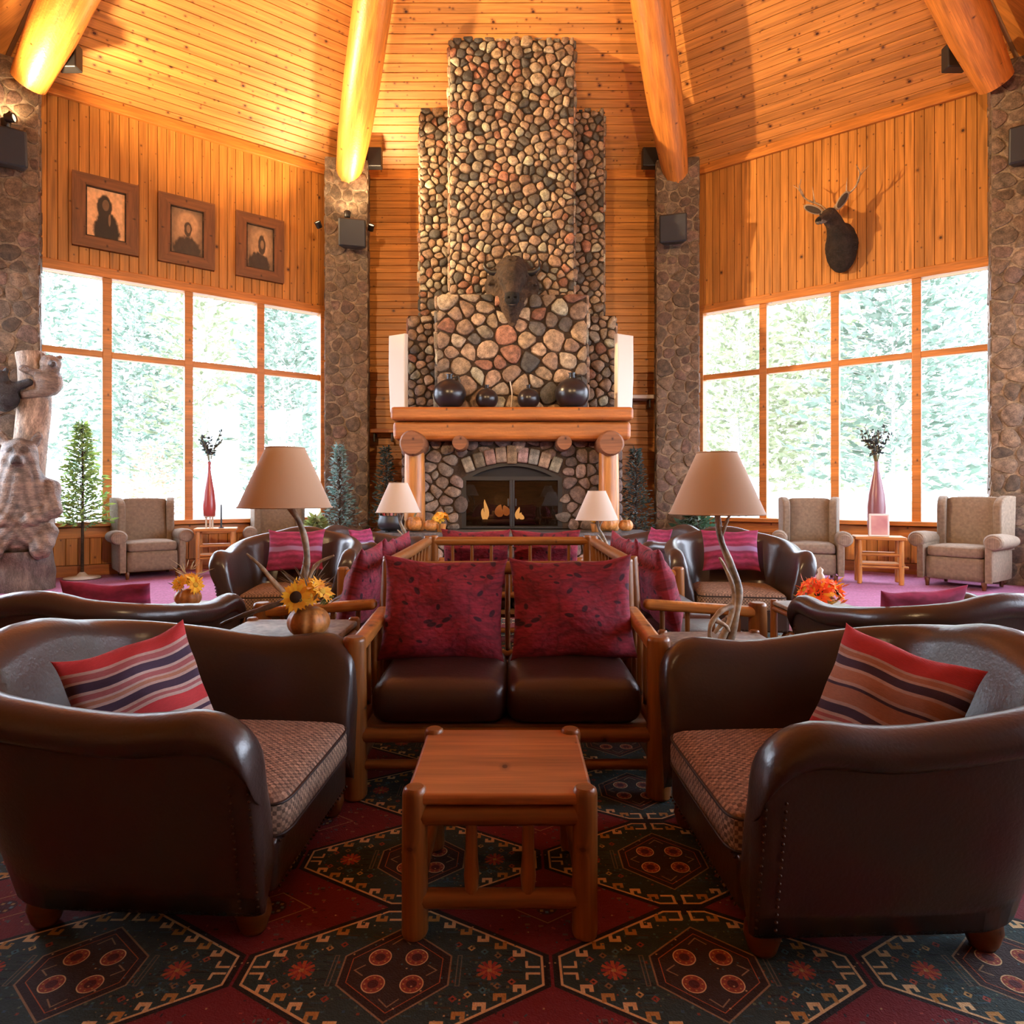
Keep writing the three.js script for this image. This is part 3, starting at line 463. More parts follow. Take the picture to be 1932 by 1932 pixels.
// keeps the largest stones as single parts, joins the rest
function lay(parent, faces, most = 300) {
  const all = []; for (const f of faces) for (const s of f.list) all.push({ ...s, f });
  all.sort((a, b) => b.A * (b.f.weight ?? 1) - a.A * (a.f.weight ?? 1));
  const rest = [];
  all.forEach((s, k) => { const e = new THREE.Matrix4().makeRotationY(s.f.turn ?? 0); const o = V(s.x, s.y, 0).applyMatrix4(e).add(V(...s.f.at)); e.setPosition(o); if (k < most) { const m = mesh('stone', s.g, M.stone, parent); m.applyMatrix4(e); } else { s.g.applyMatrix4(e); rest.push(s.g); } });
  if (rest.length) { const m = mesh('small_stones', rest, M.stone, parent); m.userData.kind = 'stuff'; }
}
{ // the chimney breast
  const t = thing('stone_chimney', 'tall river stone chimney breast rising from the mantel to the ceiling', 'chimney', 0, 0, -11.9);
  const Z = (z) => z + 11.9;
  mesh('chimney_core', [box(2.0, 4.2, 1.6, 0, 6.48, 0.80), box(2.36, 1.86, 1.85, 0, 3.45, 0.925), box(3.2, 4.0, 0.8, 0, 6.25, 0.4), box(3.54, 1.72, 1.05, 0, 3.41, 0.525)], M.mortar, t);
  const P = { gap: 0.02, bulge: 0.055, pal: COBBLE }, B = { gap: 0.022, bulge: 0.05, pal: COBBLE, flatness: 0.86 };
  const F = [
    { list: stones(2.0, 4.25, 0.165, 11, P), at: [-1.0, 4.38, Z(-10.3)], weight: 3 },
    { list: stones(2.36, 1.82, 0.32, 12, B), at: [-1.18, 2.56, Z(-10.05)], weight: 3 },
    { list: stones(0.6, 3.7, 0.16, 13, P), at: [-1.6, 4.27, Z(-11.1)] }, { list: stones(0.6, 3.7, 0.16, 14, P), at: [1.0, 4.27, Z(-11.1)] },
    { list: stones(0.59, 1.7, 0.2, 15, P), at: [-1.77, 2.56, Z(-10.85)] }, { list: stones(0.59, 1.7, 0.2, 16, P), at: [1.18, 2.56, Z(-10.85)] },
    { list: stones(0.8, 4.25, 0.2, 17, P), at: [-1.0, 4.38, Z(-11.1)], turn: -Math.PI / 2, weight: 0.2 }, { list: stones(0.8, 4.25, 0.2, 18, P), at: [1.0, 4.38, Z(-10.3)], turn: Math.PI / 2, weight: 0.2 },
    { list: stones(0.8, 1.82, 0.26, 19, B), at: [-1.18, 2.56, Z(-10.85)], turn: -Math.PI / 2, weight: 0.2 }, { list: stones(0.8, 1.82, 0.26, 20, B), at: [1.18, 2.56, Z(-10.05)], turn: Math.PI / 2, weight: 0.2 },
    { list: stones(0.8, 3.7, 0.2, 21, P), at: [-1.6, 4.27, Z(-11.9)], turn: -Math.PI / 2, weight: 0.2 }, { list: stones(0.8, 3.7, 0.2, 22, P), at: [1.6, 4.27, Z(-11.1)], turn: Math.PI / 2, weight: 0.2 },
    { list: stones(1.05, 1.7, 0.24, 23, P), at: [-1.77, 2.56, Z(-11.9)], turn: -Math.PI / 2, weight: 0.2 }, { list: stones(1.05, 1.7, 0.24, 24, P), at: [1.77, 2.56, Z(-10.85)], turn: Math.PI / 2, weight: 0.2 },
  ];
  lay(t, F);
}
{ // fireplace with raised hearth
  const t = thing('stone_fireplace', 'rubble stone fireplace with a black arched firebox under the log mantel', 'fireplace', 0, 0, -11.9);
  const zf = 1.8, x0 = 0.80, spring = 1.48, top = 1.73, fl = 0.67;
  // body with the arched opening
  const s = new THREE.Shape(); s.moveTo(-1.75, fl); s.lineTo(-x0, fl); s.lineTo(-x0, spring); s.quadraticCurveTo(-x0 * 0.5, top, 0, top); s.quadraticCurveTo(x0 * 0.5, top, x0, spring); s.lineTo(x0, fl); s.lineTo(1.75, fl); s.lineTo(1.75, 2.5); s.lineTo(-1.75, 2.5); s.closePath();
  const g = new THREE.ExtrudeGeometry(s, { depth: 0.9, bevelEnabled: false, curveSegments: 16 }); g.translate(0, 0, zf - 0.9);
  mesh('fireplace_body', triUV(g), M.mortar, t);
  mesh('firebox', [box(1.6, 0.42, 0.04, 0, 1.64, zf - 0.10), box(1.9, 1.3, 0.05, 0, 1.3, zf - 0.92), box(1.9, 0.05, 0.9, 0, 0.66, zf - 0.45), box(1.9, 0.05, 0.9, 0, 1.78, zf - 0.5)], M.char, t);
  mesh('hearth_block', box(3.9, 0.56, 0.78, 0, 0.28, zf + 0.41), M.mortar, t);
  mesh('hearth_slab', rbox(4.1, 0.10, 0.86, 0.02, 0, 0.62, zf + 0.44), M.slate, t);
  const arch = (x) => (Math.abs(x) > x0 ? 0 : spring + (top - spring) * (1 - (x / x0) ** 2) * 1.0);
  const inHole = (cx, cy) => { const x = cx - 1.75, y = cy + fl; return Math.abs(x) < x0 + 0.07 && y < arch(x) + (Math.abs(x) < x0 ? 0.24 : 0) && y < 1.98 ? true : false; };
  const list = stones(3.5, 1.4, 0.22, 31, { gap: 0.016, bulge: 0.05, pal: HEARTHSTONE, skip: inHole, flatness: 0.86 });
  lay(t, [{ list, at: [-1.75, fl, zf] }, { list: stones(3.9, 0.54, 0.26, 32, { gap: 0.016, bulge: 0.04, pal: HEARTHSTONE }), at: [-1.95, 0.0, zf + 0.80] }]);
  // voussoirs round the arch
  const r = rng(8); for (let k = 0; k < 9; k++) { const a = (k - 4) / 4.6, x = a * 0.80, y = arch(a * 0.74) + 0.13, v = mesh('arch_stone', triUV(new RoundedBoxGeometry(0.155 + 0.02 * r(), 0.24 + 0.06 * (k === 4), 0.10, 2, 0.025)), M.stone, t); const c = HEARTHSTONE[Math.floor(r() * 7)]; tint(v.geometry, rgb(...c.map((q) => q * (0.9 + 0.5 * r())))); v.position.set(x, y, zf + 0.02); v.rotation.z = -a * 0.42; }
  // black doors and frame
  const fr = new THREE.Shape(); fr.moveTo(-x0, fl); fr.lineTo(-x0, spring); fr.quadraticCurveTo(-x0 * 0.5, top, 0, top); fr.quadraticCurveTo(x0 * 0.5, top, x0, spring); fr.lineTo(x0, fl); fr.closePath();
  const ho = new THREE.Path(); ho.moveTo(-x0 + 0.07, fl + 0.05); ho.lineTo(x0 - 0.07, fl + 0.05); ho.lineTo(x0 - 0.07, spring - 0.03); ho.lineTo(-x0 + 0.07, spring - 0.03); ho.closePath(); fr.holes.push(ho);
  const ho2 = new THREE.Path(); ho2.moveTo(-x0 + 0.16, spring + 0.03); ho2.lineTo(x0 - 0.16, spring + 0.03); ho2.quadraticCurveTo(x0 * 0.45, top - 0.06, 0, top - 0.05); ho2.quadraticCurveTo(-x0 * 0.45, top - 0.06, -x0 + 0.16, spring + 0.03); fr.holes.push(ho2);
  const ins = mesh('door_frame', triUV(new THREE.ExtrudeGeometry(fr, { depth: 0.03, bevelEnabled: false, curveSegments: 14 })), M.blackIron, t); ins.position.z = zf - 0.03;
  for (const sd of [-1, 1]) { const d = mesh('glass_door', box(x0 - 0.10, spring - fl - 0.10, 0.006, sd * (x0 / 2 - 0.02), (spring + fl) / 2 + 0.01, zf - 0.02), M.smokedGlass, t); mesh('door_stile', rbox(0.035, spring - fl - 0.06, 0.03, 0.006, sd * 0.02, (spring + fl) / 2 + 0.01, zf + 0.002), M.blackIron, d); mesh('door_handle', rbox(0.02, 0.12, 0.03, 0.006, sd * 0.06, 1.1, zf + 0.02), M.blackIron, d); }
  // grate and logs, the flames
  for (let k = 0; k < 5; k++) mesh('fire_log', log([-0.5 + 0.08 * k, 0.76 + 0.07 * (k % 3), zf - 0.25 - 0.07 * k], [0.45 - 0.1 * (k % 2), 0.78 + 0.06 * (k % 2), zf - 0.3 - 0.05 * k], 0.06, 0.055, 9, k + 3), M.char, t);
  const fl1 = (x, y, h, w, k) => { const pts = []; for (let i = 0; i <= 8; i++) { const u = i / 8; pts.push(V(x + Math.sin(u * 4 + k) * 0.03 * u, y + h * u, zf - 0.28)); } return tube(pts, (u) => w * Math.sin(Math.min(1, u * 1.5 + 0.15) * Math.PI * 0.5) * (1 - u) ** 0.7 + 0.004, 9); };
  mesh('flame', [fl1(-0.42, 0.80, 0.34, 0.055, 1), fl1(-0.46, 0.80, 0.2, 0.05, 2)], M.flame, t); mesh('flame', [fl1(-0.2, 0.86, 0.2, 0.11, 3), fl1(-0.1, 0.88, 0.17, 0.09, 1)], mat(rgb(0, 0, 0), 1, { emissive: rgb(1, 0.30, 0.07), emissiveIntensity: 0.8 }), t); mesh('flame', [fl1(0.09, 0.82, 0.2, 0.05, 4), fl1(0.16, 0.80, 0.13, 0.06, 2)], M.flame, t);
  const L = new THREE.PointLight(rgb(1, 0.5, 0.18), 2.2, 0, 2); L.position.set(-0.2, 1.15, zf - 0.22); L.shadow.radius = 5; L.castShadow = true; t.add(L);
}
{ // log mantel
  const t = thing('log_mantel', 'honey coloured log mantel shelf on two round posts over the fireplace', 'mantel', 0, 0, -9.9);
  mesh('mantel_shelf', rbox(3.68, 0.20, 0.62, 0.05, 0, 2.455, -0.02), M.mantel, t);
  mesh('mantel_beam', rbox(3.66, 0.29, 0.40, 0.07, 0, 2.21, -0.04), M.mantel, t);
  for (const x of [-1.50, 1.49]) {
    mesh('post', log([x, 0.66, 0.10], [x, 1.90, 0.10], 0.165, 0.15, 16, 3), M.logPale, t); mesh('corbel_log', tube([V(x, 2.0, -0.2), V(x, 2.0, 0.10), V(x, 2.0, 0.33), V(x, 2.0, 0.36)], [0.19, 0.195, 0.195, 0.17], 18, true, 0.03, 5), M.logEnd, t);
  }
  for (const x of [-0.80, 0.80]) mesh('bracket_log', tube([V(x, 2.02, -0.2), V(x, 2.02, 0.1), V(x, 2.02, 0.2)], [0.12, 0.125, 0.11], 14, true, 0.03, 6), M.logEnd, t);
}
for (const s of [-1, 1]) { // pale tapered slabs standing on the mantel against the chimney
  const t = thing('pale_slab', `tall pale tapered slab standing on the mantel at the ${s < 0 ? 'left' : 'right'} edge of the chimney`, 'slab', s * 1.80, 2.555, -10.18, 0, 'pale slabs on the mantel');
  const sh = new THREE.Shape(); sh.moveTo(-0.12, 0); sh.lineTo(0.15, 0); sh.lineTo(0.145, 1.0); sh.lineTo(0.15, 1.2); sh.lineTo(-0.145, 1.2); sh.lineTo(-0.15, 0.55); sh.closePath();
  const g = new THREE.ExtrudeGeometry(sh, { depth: 0.06, bevelEnabled: true, bevelSize: 0.015, bevelThickness: 0.015, bevelSegments: 2 }); if (s > 0) g.rotateY(Math.PI);
  const m = mesh('slab', triUV(g), M.whitePanel, t); m.rotation.y = s * 0.5; m.position.z = s > 0 ? 0.05 : 0;
}
// pillars
function pillar(x, z, w, turn, label, seed, side) {
  const t = thing('stone_pillar', label, 'pillar', x, 0, z, turn, 'stone pillars'), h = TOP - 0.12;
  mesh('pillar_core', box(w, h, w, 0, h / 2, 0), M.mortarPale, t);
  const O = { gap: 0.023, bulge: 0.02, pal: RUBBLE, flatness: 0.92 };
  lay(t, [{ list: stones(w, h, 0.27, seed, O), at: [-w / 2, 0, w / 2 - 0.004], weight: 2 }, { list: stones(w, h, 0.3, seed + 1, O), at: [w / 2 - 0.004, 0, w / 2], turn: Math.PI / 2 }, { list: stones(w, h, 0.3, seed + 2, O), at: [-w / 2 + 0.004, 0, -w / 2], turn: -Math.PI / 2 }], 240);
}
pillar(-2.98, -11.55, 0.72, 0.18, 'rubble stone pillar between the left window and the fireplace', 41);
pillar(2.98, -11.55, 0.72, -0.18, 'rubble stone pillar between the fireplace and the right window', 51);
pillar(-7.02, -8.85, 0.72, 0.6, 'rubble stone pillar at the left edge behind the carved bear', 61);
pillar(7.10, -8.85, 0.72, -0.6, 'rubble stone pillar at the right edge of the right window', 71);
// small wall shelves either side of the fireplace
for (const [x, y, l] of [[2.36, 3.0, 'short pale wall shelf between the right pillar and the mantel'], [-2.36, 2.38, 'short reddish wall shelf between the left pillar and the mantel']]) { const t = thing('wall_shelf', l, 'shelf', x, y, -11.70); mesh('shelf_board', rbox(0.44, 0.07, 0.30, 0.01), x > 0 ? M.whitePanel : M.mantel, t); for (const s of [-1, 1]) mesh('bracket', rbox(0.03, 0.16, 0.2, 0.006, s * 0.16, -0.11, -0.03), M.blackIron, t); }

// speakers and uplights on the pillars, added fill lamps behind the viewer
function speaker(x, y, z, turn, label) {
  const t = thing('loudspeaker', label, 'speaker', x, y, z, turn, 'loudspeakers on the pillars');
  const g = new RoundedBoxGeometry(0.46, 0.46, 0.30, 3, 0.03), p = g.attributes.position; for (let i = 0; i < p.count; i++) if (p.getZ(i) < 0) p.setX(i, p.getX(i) * 0.72); g.computeVertexNormals();
  const c = mesh('cabinet', triUV(g), M.black, t); c.rotation.x = 0.22; mesh('grille', rbox(0.42, 0.42, 0.02, 0.008, 0, 0, 0.152), M.grille, c);
  mesh('wall_bracket', [rbox(0.1, 0.16, 0.22, 0.01, 0, 0, -0.22)], M.blackIron, t);
}
speaker(-2.76, 5.72, -10.98, 0.25, 'black loudspeaker on the pillar left of the chimney'); speaker(2.78, 5.80, -10.98, -0.25, 'black loudspeaker on the pillar right of the chimney');
speaker(-6.62, 5.78, -8.35, 0.5, 'black loudspeaker at the left edge of the picture'); speaker(6.82, 5.85, -8.38, -0.6, 'black loudspeaker at the right edge of the picture');
UPLIGHTS_AND_FILL.forEach(([x, y, z, tx, ty, tz, I, ang], k) => {
  const t = thing('uplight', ['small black uplight on the left chimney-side pillar, towards the fireplace', 'small black uplight on the left chimney-side pillar, towards the portraits', 'small black uplight on top of the loudspeaker left of the chimney', 'small black uplight above the loudspeaker at the left edge', 'small black spotlight beside the loudspeaker at the left edge, aimed at the deer head', 'small black uplight behind the loudspeaker at the left edge', 'added unseen fill lamp behind the viewer, left', 'added unseen fill lamp behind the viewer, right'][k], 'light', x, y, z, 0, 'uplights');
  const d = V(tx - x, ty - y, tz - z).normalize(), q = new THREE.Quaternion().setFromUnitVectors(V(0, 1, 0), d);
  const can = mesh('lamp_can', lathe([[0.0, -0.09], [0.05, -0.085], [0.055, 0], [0.06, 0.02], [0.05, 0.02], [0.045, 0.0], [0, 0]], 18), M.blackIron, t); can.quaternion.copy(q);
  const gl = mesh('lamp_lens', lathe([[0, 0.012], [0.044, 0.010]], 18), M.lampGlow, t); gl.quaternion.copy(q);
  const L = new THREE.SpotLight(WARM, I, 0, ang, 0.5, 2); L.position.copy(d.clone().multiplyScalar(0.05)); L.target.position.copy(d.clone().multiplyScalar(3)); t.add(L, L.target); L.castShadow = true; L.shadow.radius = 4;
});

// ------------------------------------------------------------------ leather tub armchairs
function armchair(label) {
  const t = thing('leather_armchair', label, 'armchair', 0, 0, 0, 0, 'brown leather tub armchairs');
  const hw = 0.375, zf = 0.38, zb = -0.29, rc = 0.17, path = [];
  const arc = (cx, cz, a0, a1) => { for (let i = 1; i < 9; i++) { const a = lerp(a0, a1, i / 9); path.push([cx + Math.cos(a) * rc, cz + Math.sin(a) * rc]); } };
  for (const k of [0, 0.006, 0.016, 0.032, 0.055, 0.085, 0.12, 0.16, 0.22, 0.28, 0.34, 0.40, 0.46]) path.push([hw, zf - k]);
  arc(hw - rc, zb + rc, 0, -Math.PI / 2);
  for (let i = 0; i <= 8; i++) path.push([lerp(hw - rc, -hw + rc, i / 8), zb]);
  arc(-hw + rc, zb + rc, -Math.PI / 2, -Math.PI);
  for (const k of [0.46, 0.40, 0.34, 0.28, 0.22, 0.16, 0.12, 0.085, 0.055, 0.032, 0.016, 0.006, 0]) path.push([-hw, zf - k]);
  const n = path.length, cum = [0]; for (let i = 1; i < n; i++) cum.push(cum[i - 1] + Math.hypot(path[i][0] - path[i - 1][0], path[i][1] - path[i - 1][1]));
  const L = cum[n - 1], pos = [], idx = []; let m = 0; const seam = [];
  for (let i = 0; i < n; i++) {
    const a = Math.min(cum[i], L - cum[i]), [x, z] = path[i], p0 = path[Math.max(0, i - 1)], p1 = path[Math.min(n - 1, i + 1)];
    let tx = p1[0] - p0[0], tz = p1[1] - p0[1]; const l = Math.hypot(tx, tz); tx /= l; tz /= l;
    const ox = -tz, oz = tx;   // outward
    const end = a < 0.13 ? 1 - Math.sqrt(Math.max(0, 1 - ((0.13 - a) / 0.13) ** 2)) : 0;
    const h = 0.645 - 0.015 * smooth(0.13, 0.28, a) * (1 - smooth(0.3, 0.5, a)) + 0.125 * smooth(0.42, 0.95, a) - 0.135 * end;
    const thin = a < 0.03 ? 0.62 + 0.38 * Math.sqrt(1 - (1 - a / 0.03) ** 2) : 1, r = 0.054, sec = [];
    const lf = lerp(0.10, 0.20, Math.max(0, -oz) ** 2), lean = (y) => lf * Math.max(0, y - 0.1) / 0.6;
    const outY = [0.10, 0.16, 0.24, 0.33, 0.42], ph = h - 2 * r + 0.012;
    for (const y of outY) { const yy = 0.10 + (ph - 0.10) * (y - 0.10) / 0.36; sec.push([0.052 * thin + lean(yy), yy]); }
    sec.push([0.050 * thin + lean(ph), ph]);
    for (let k = 0; k <= 9; k++) { const an = lerp(-1.15, Math.PI / 2, k / 9); sec.push([(0.020 + Math.cos(an) * r * 1.08) * thin + lean(h - r), h - r + Math.sin(an) * r]); }
    for (const [o, y] of [[0.0, -0.002], [-0.022, -0.012], [-0.040, -0.032], [-0.052, -0.065], [-0.060, -0.12]]) sec.push([o * thin + lean(h - r) * (1 + y), h + y]);
    const hi = h - 0.12; for (const u of [0.33, 0.66, 1]) { const yy = lerp(hi, 0.20, u); sec.push([-0.060 * thin + lean(yy) * lerp(0.9, 0.5, u), yy]); }
    m = sec.length; sec.forEach(([o, y]) => pos.push(x + ox * o, y, z + oz * o));
    seam.push(V(x + ox * (0.054 * thin + lean(ph)), ph + 0.001, z + oz * (0.054 * thin + lean(ph))));
  }
  for (let i = 0; i < n - 1; i++) for (let k = 0; k < m - 1; k++) { const a = i * m + k, b = a + m; idx.push(a, a + 1, b, b, a + 1, b + 1); }
  for (const i of [0, n - 1]) { const c = pos.length / 3; let sx = 0, sy = 0, sz = 0; for (let k = 0; k < m; k++) { sx += pos[(i * m + k) * 3]; sy += pos[(i * m + k) * 3 + 1]; sz += pos[(i * m + k) * 3 + 2]; } pos.push(sx / m, sy / m, sz / m + 0.006); for (let k = 0; k < m; k++) { const a = i * m + k, b = i * m + (k + 1) % m; i ? idx.push(a, b, c) : idx.push(b, a, c); } }
  for (let i = 0; i < n - 1; i++) { const a = i * m, b = a + m, c = a + m - 1, d = b + m - 1; idx.push(a, b, c, b, d, c); }
  const g = new THREE.BufferGeometry(); g.setAttribute('position', new THREE.Float32BufferAttribute(pos, 3)); g.setIndex(idx.map((v, i) => idx[i - (i % 3) + [0, 2, 1][i % 3]])); g.computeVertexNormals();
  // make sure faces point outwards
  const chk = V().fromBufferAttribute(g.attributes.normal, Math.floor(n / 2) * m + 2); if (chk.z > 0) { g.setIndex(idx); g.computeVertexNormals(); }
  mesh('tub_shell', triUV(g), M.leather, t);
  mesh('seam_piping', tube(seam.filter((_, i) => i > 3 && i < n - 4), 0.0055, 6), M.piping, t);
  mesh('seat_frame', [rbox(0.68, 0.15, 0.62, 0.025, 0, 0.175, 0.04), rbox(0.66, 0.15, 0.05, 0.022, 0, 0.175, 0.352)], M.leather, t);
  const cu = mesh('seat_cushion', softBox(0.635, 0.14, 0.62, 0.045, { crown: 0.022, bulge: 0.006, seg: 12 }), M.seatWeave, t, 'woven tan seat cushion'); cu.position.set(0, 0.293, 0.082);
  const ring = (y, w, d) => { const c = []; for (let i = 0; i <= 40; i++) { const a = i / 40 * Math.PI * 2, s = 0.16; c.push(V(Math.sign(Math.cos(a)) * Math.pow(Math.abs(Math.cos(a)), s) * w / 2, y, Math.sign(Math.sin(a)) * Math.pow(Math.abs(Math.sin(a)), s) * d / 2)); } return tube(c, 0.005, 6, false); };
  mesh('cushion_piping', [ring(0.042, 0.635, 0.62), ring(-0.045, 0.635, 0.62)], M.piping, cu);
  const nails = []; const nail = (x, y, z) => { const k = new THREE.IcosahedronGeometry(0.0048, 0); k.translate(x, y, z); nails.push(triUV(k)); };
  for (let i = 0; i < 26; i++) { nail(-0.31 + i * 0.0248, 0.115, 0.380); nail(-0.31 + i * 0.0248, 0.238, 0.380); }
  for (const s of [-1, 1]) for (let i = 0; i < 17; i++) { const y = 0.125 + i * 0.021; nail(s * (hw + 0.045 + 0.11 * (y - 0.1) / 0.6), y, zf - 0.010); nail(s * (hw + 0.055 + 0.11 * (y - 0.1) / 0.6), y, zf - 0.05); }
  mesh('nailhead_trim', nails, M.nail, t);
  for (const x of [-1, 1]) for (const z of [-1, 1]) { const f = mesh('foot', lathe([[0.0, 0], [0.026, 0], [0.034, 0.012], [0.045, 0.05], [0.042, 0.075], [0.032, 0.088], [0.034, 0.105], [0, 0.105]], 16), M.foot, t); f.position.set(x * 0.33, 0.0, z > 0 ? 0.32 : -0.22); }
  return t;
}
const D = Math.PI / 180;
const chairA = armchair('brown leather tub armchair in the left foreground with a striped pillow');
chairA.position.set(-1.075, 0.012, -2.14); chairA.rotation.y = 87 * D; chairA.scale.set(0.98, 1.04, 1.13);
copy(chairA, 'brown leather tub armchair in the right foreground with a striped pillow', 1.025, 0.012, -2.05, -88 * D, [0.98, 1.04, 1.13]);
copy(chairA, 'brown leather armchair seen from behind at the left edge, in front of the carved bear', -2.13, 0.012, -3.42, 176 * D, 1.03);
copy(chairA, 'brown leather armchair seen from behind at the right edge, in front of the wing chairs', 2.16, 0.012, -3.36, 186 * D, 1.03);
copy(chairA, 'brown leather armchair facing the viewer behind the left antler lamp', -1.90, 0.012, -5.50, 8 * D, [1.08, 1.20, 1.05]);
copy(chairA, 'brown leather armchair facing the viewer behind the right antler lamp', 1.92, 0.012, -5.50, -10 * D, [1.08, 1.20, 1.05]);
copy(chairA, 'far brown leather armchair side-on near the left end of the hearth', -1.56, 0, -7.25, 70 * D, [1.05, 1.14, 1.05]);
copy(chairA, 'far brown leather armchair side-on near the right end of the hearth', 1.55, 0, -7.35, -70 * D, [1.05, 1.14, 1.05]);

// ------------------------------------------------------------------ pillows
function pillow(label, m, w, h, t, x, y, z, yaw, pitch, roll, seed, name = 'throw_pillow', group) {
  const o = mesh(numbered(name), pillowGeo(w, h, t, seed), m, scene); o.position.set(x, y, z); o.rotation.order = 'YXZ'; o.rotation.set(pitch * D, yaw * D, roll * D); o.userData = { label, category: 'pillow' }; if (group) o.userData.group = group; return o;
}
pillow('red and plum striped pillow on the left foreground armchair', M.stripeA, 0.41, 0.40, 0.19, -1.215, 0.58, -2.09, 50, -22, 10, 1);
pillow('red and tan striped pillow on the right foreground armchair', M.stripeB, 0.42, 0.40, 0.19, 1.205, 0.58, -2.03, -48, -22, -12, 2);
pillow('maroon pillow peeping over the armchair back at the left edge', M.magenta, 0.46, 0.40, 0.14, -2.02, 0.625, -3.20, 178, -16, 2, 3);
pillow('maroon pillow peeping over the armchair back at the right edge', M.magenta, 0.44, 0.40, 0.14, 2.0, 0.60, -3.13, 184, -16, -3, 4);
pillow('maroon pillow on the armchair behind the left antler lamp', M.magenta, 0.50, 0.38, 0.15, -1.93, 0.74, -5.68, 8, -18, 0, 5);
pillow('pink and purple pillow on the armchair behind the right antler lamp', M.magenta, 0.50, 0.38, 0.15, 1.95, 0.74, -5.68, -10, -18, 0, 6);
pillow('pink pillow on the far armchair left of the hearth', M.magenta, 0.44, 0.38, 0.14, -1.70, 0.66, -7.30, 70, -18, 0, 7);
pillow('pink pillow on the far armchair right of the hearth', M.magenta, 0.44, 0.38, 0.14, 1.69, 0.66, -7.40, -70, -18, 0, 8);

// ------------------------------------------------------------------ log settees, back to back
function settee(W, n, label) {
  const t = thing('log_settee', label, 'settee', 0, 0, 0, 0, 'log frame settees'), x = W / 2, zf = 0.31, zb = -0.31;
  for (const s of [-1, 1]) {
    mesh('front_post', log([s * x, 0, zf], [s * x, 0.655, zf], 0.052, 0.047, 14, 2 + s), M.log, t); mesh('back_post', log([s * x, 0, zb], [s * x * 0.985, 0.90, zb - 0.05], 0.036, 0.032, 12, 5 + s), M.log, t);
    const arm = mesh('arm_rail', rbox(0.075, 0.055, zf - zb - 0.02, 0.024, 0, 0, 0, 3), M.logPale, t); arm.position.set(s * x, 0.625, 0.0); arm.rotation.x = 0.07;
    for (let k = 0; k < 4; k++) mesh('arm_spindle', log([s * x, 0.30, -0.2 + k * 0.135], [s * x, 0.61, -0.2 + k * 0.135], 0.014, 0.014, 8, k), M.log, t);
    mesh('side_rail', log([s * x, 0.27, zb], [s * x, 0.27, zf], 0.028, 0.028, 10, 8), M.log, t); mesh('side_rail', log([s * x, 0.12, zb], [s * x, 0.12, zf], 0.022, 0.022, 10, 9), M.log, t);
  }
  mesh('front_rail', log([-x, 0.255, zf], [x, 0.255, zf], 0.030, 0.030, 12, 1), M.log, t); mesh('stretcher', log([-x, 0.135, zf], [x, 0.135, zf], 0.021, 0.021, 10, 2), M.log, t);
  mesh('top_rail', log([-x, 0.855, zb - 0.047], [x, 0.855, zb - 0.047], 0.034, 0.034, 12, 3), M.log, t); mesh('back_rail', log([-x, 0.42, zb - 0.01], [x, 0.42, zb - 0.01], 0.026, 0.026, 10, 4), M.log, t); mesh('stretcher', log([-x, 0.135, zb], [x, 0.135, zb], 0.021, 0.021, 10, 5), M.log, t);
  const k = Math.round(W / 0.155); for (let i = 1; i < k; i++) mesh('back_spindle', log([-x + W * i / k, 0.43, zb - 0.012], [-x + W * i / k, 0.85, zb - 0.046], 0.013, 0.013, 8, i), M.log, t);
  mesh('seat_deck', box(W - 0.08, 0.03, 0.58, 0, 0.275, 0), M.deck, t);
  const cw = (W - 0.12) / n; for (let i = 0; i < n; i++) { const c = mesh('seat_cushion', softBox(cw - 0.008, 0.175, 0.62, 0.062, { crown: 0.018, bulge: 0.010, seg: 12, rough: 0.0015, seed: i }), M.seatLeather, t, 'dark brown leather seat cushion'); c.position.set(-W / 2 + 0.06 + cw * (i + 0.5), 0.378, 0.015); }
  return t;
}
const setA = settee(1.235, 2, 'log settee in the foreground with two red cushions and brown leather seats'); setA.position.set(-0.022, 0.012, -2.895);
copy(setA, 'log settee with its slatted back turned to the viewer, facing the fireplace', -0.01, 0.012, -5.42, Math.PI);
const setB = settee(1.62, 3, 'log settee facing left towards the left window, with pink cushions'); setB.position.set(-1.02, 0.012, -4.20); setB.rotation.y = -Math.PI / 2;
copy(setB, 'log settee facing right towards the right window, with pink cushions', 1.0, 0.012, -4.20, Math.PI / 2);
const RC = 'red leaf-patterned back cushions';
pillow('left red leaf-patterned cushion on the foreground settee', M.redFabric, 0.60, 0.50, 0.19, -0.325, 0.700, -3.02, 2, -12, -2, 11, 'back_cushion', RC);
pillow('right red leaf-patterned cushion on the foreground settee', M.redFabric, 0.60, 0.49, 0.19, 0.285, 0.705, -3.03, -3, -12, 2, 12, 'back_cushion', RC);
pillow('left red cushion above the slatted back of the rear settee', M.redFabric, 0.58, 0.50, 0.17, -0.30, 0.712, -5.31, 180, -12, 0, 13, 'back_cushion', RC);
pillow('right red cushion above the slatted back of the rear settee', M.redFabric, 0.58, 0.50, 0.17, 0.28, 0.708, -5.31, 180, -12, 0, 14, 'back_cushion', RC);
[[-3.72, 'nearest', 0], [-4.21, 'middle', 4], [-4.70, 'farthest', -3]].forEach(([z, w, r], i) => {
  pillow(`${w} pink leaf-patterned cushion on the left-facing settee`, M.redFabric, 0.52, 0.50, 0.18, -0.875, 0.705, z, -90 + r, -14, r, 15 + i, 'back_cushion', RC);
  pillow(`${w} pink leaf-patterned cushion on the right-facing settee`, M.redFabric, 0.52, 0.50, 0.18, 0.855, 0.705, z, 90 - r, -14, -r, 18 + i, 'back_cushion', RC);
});

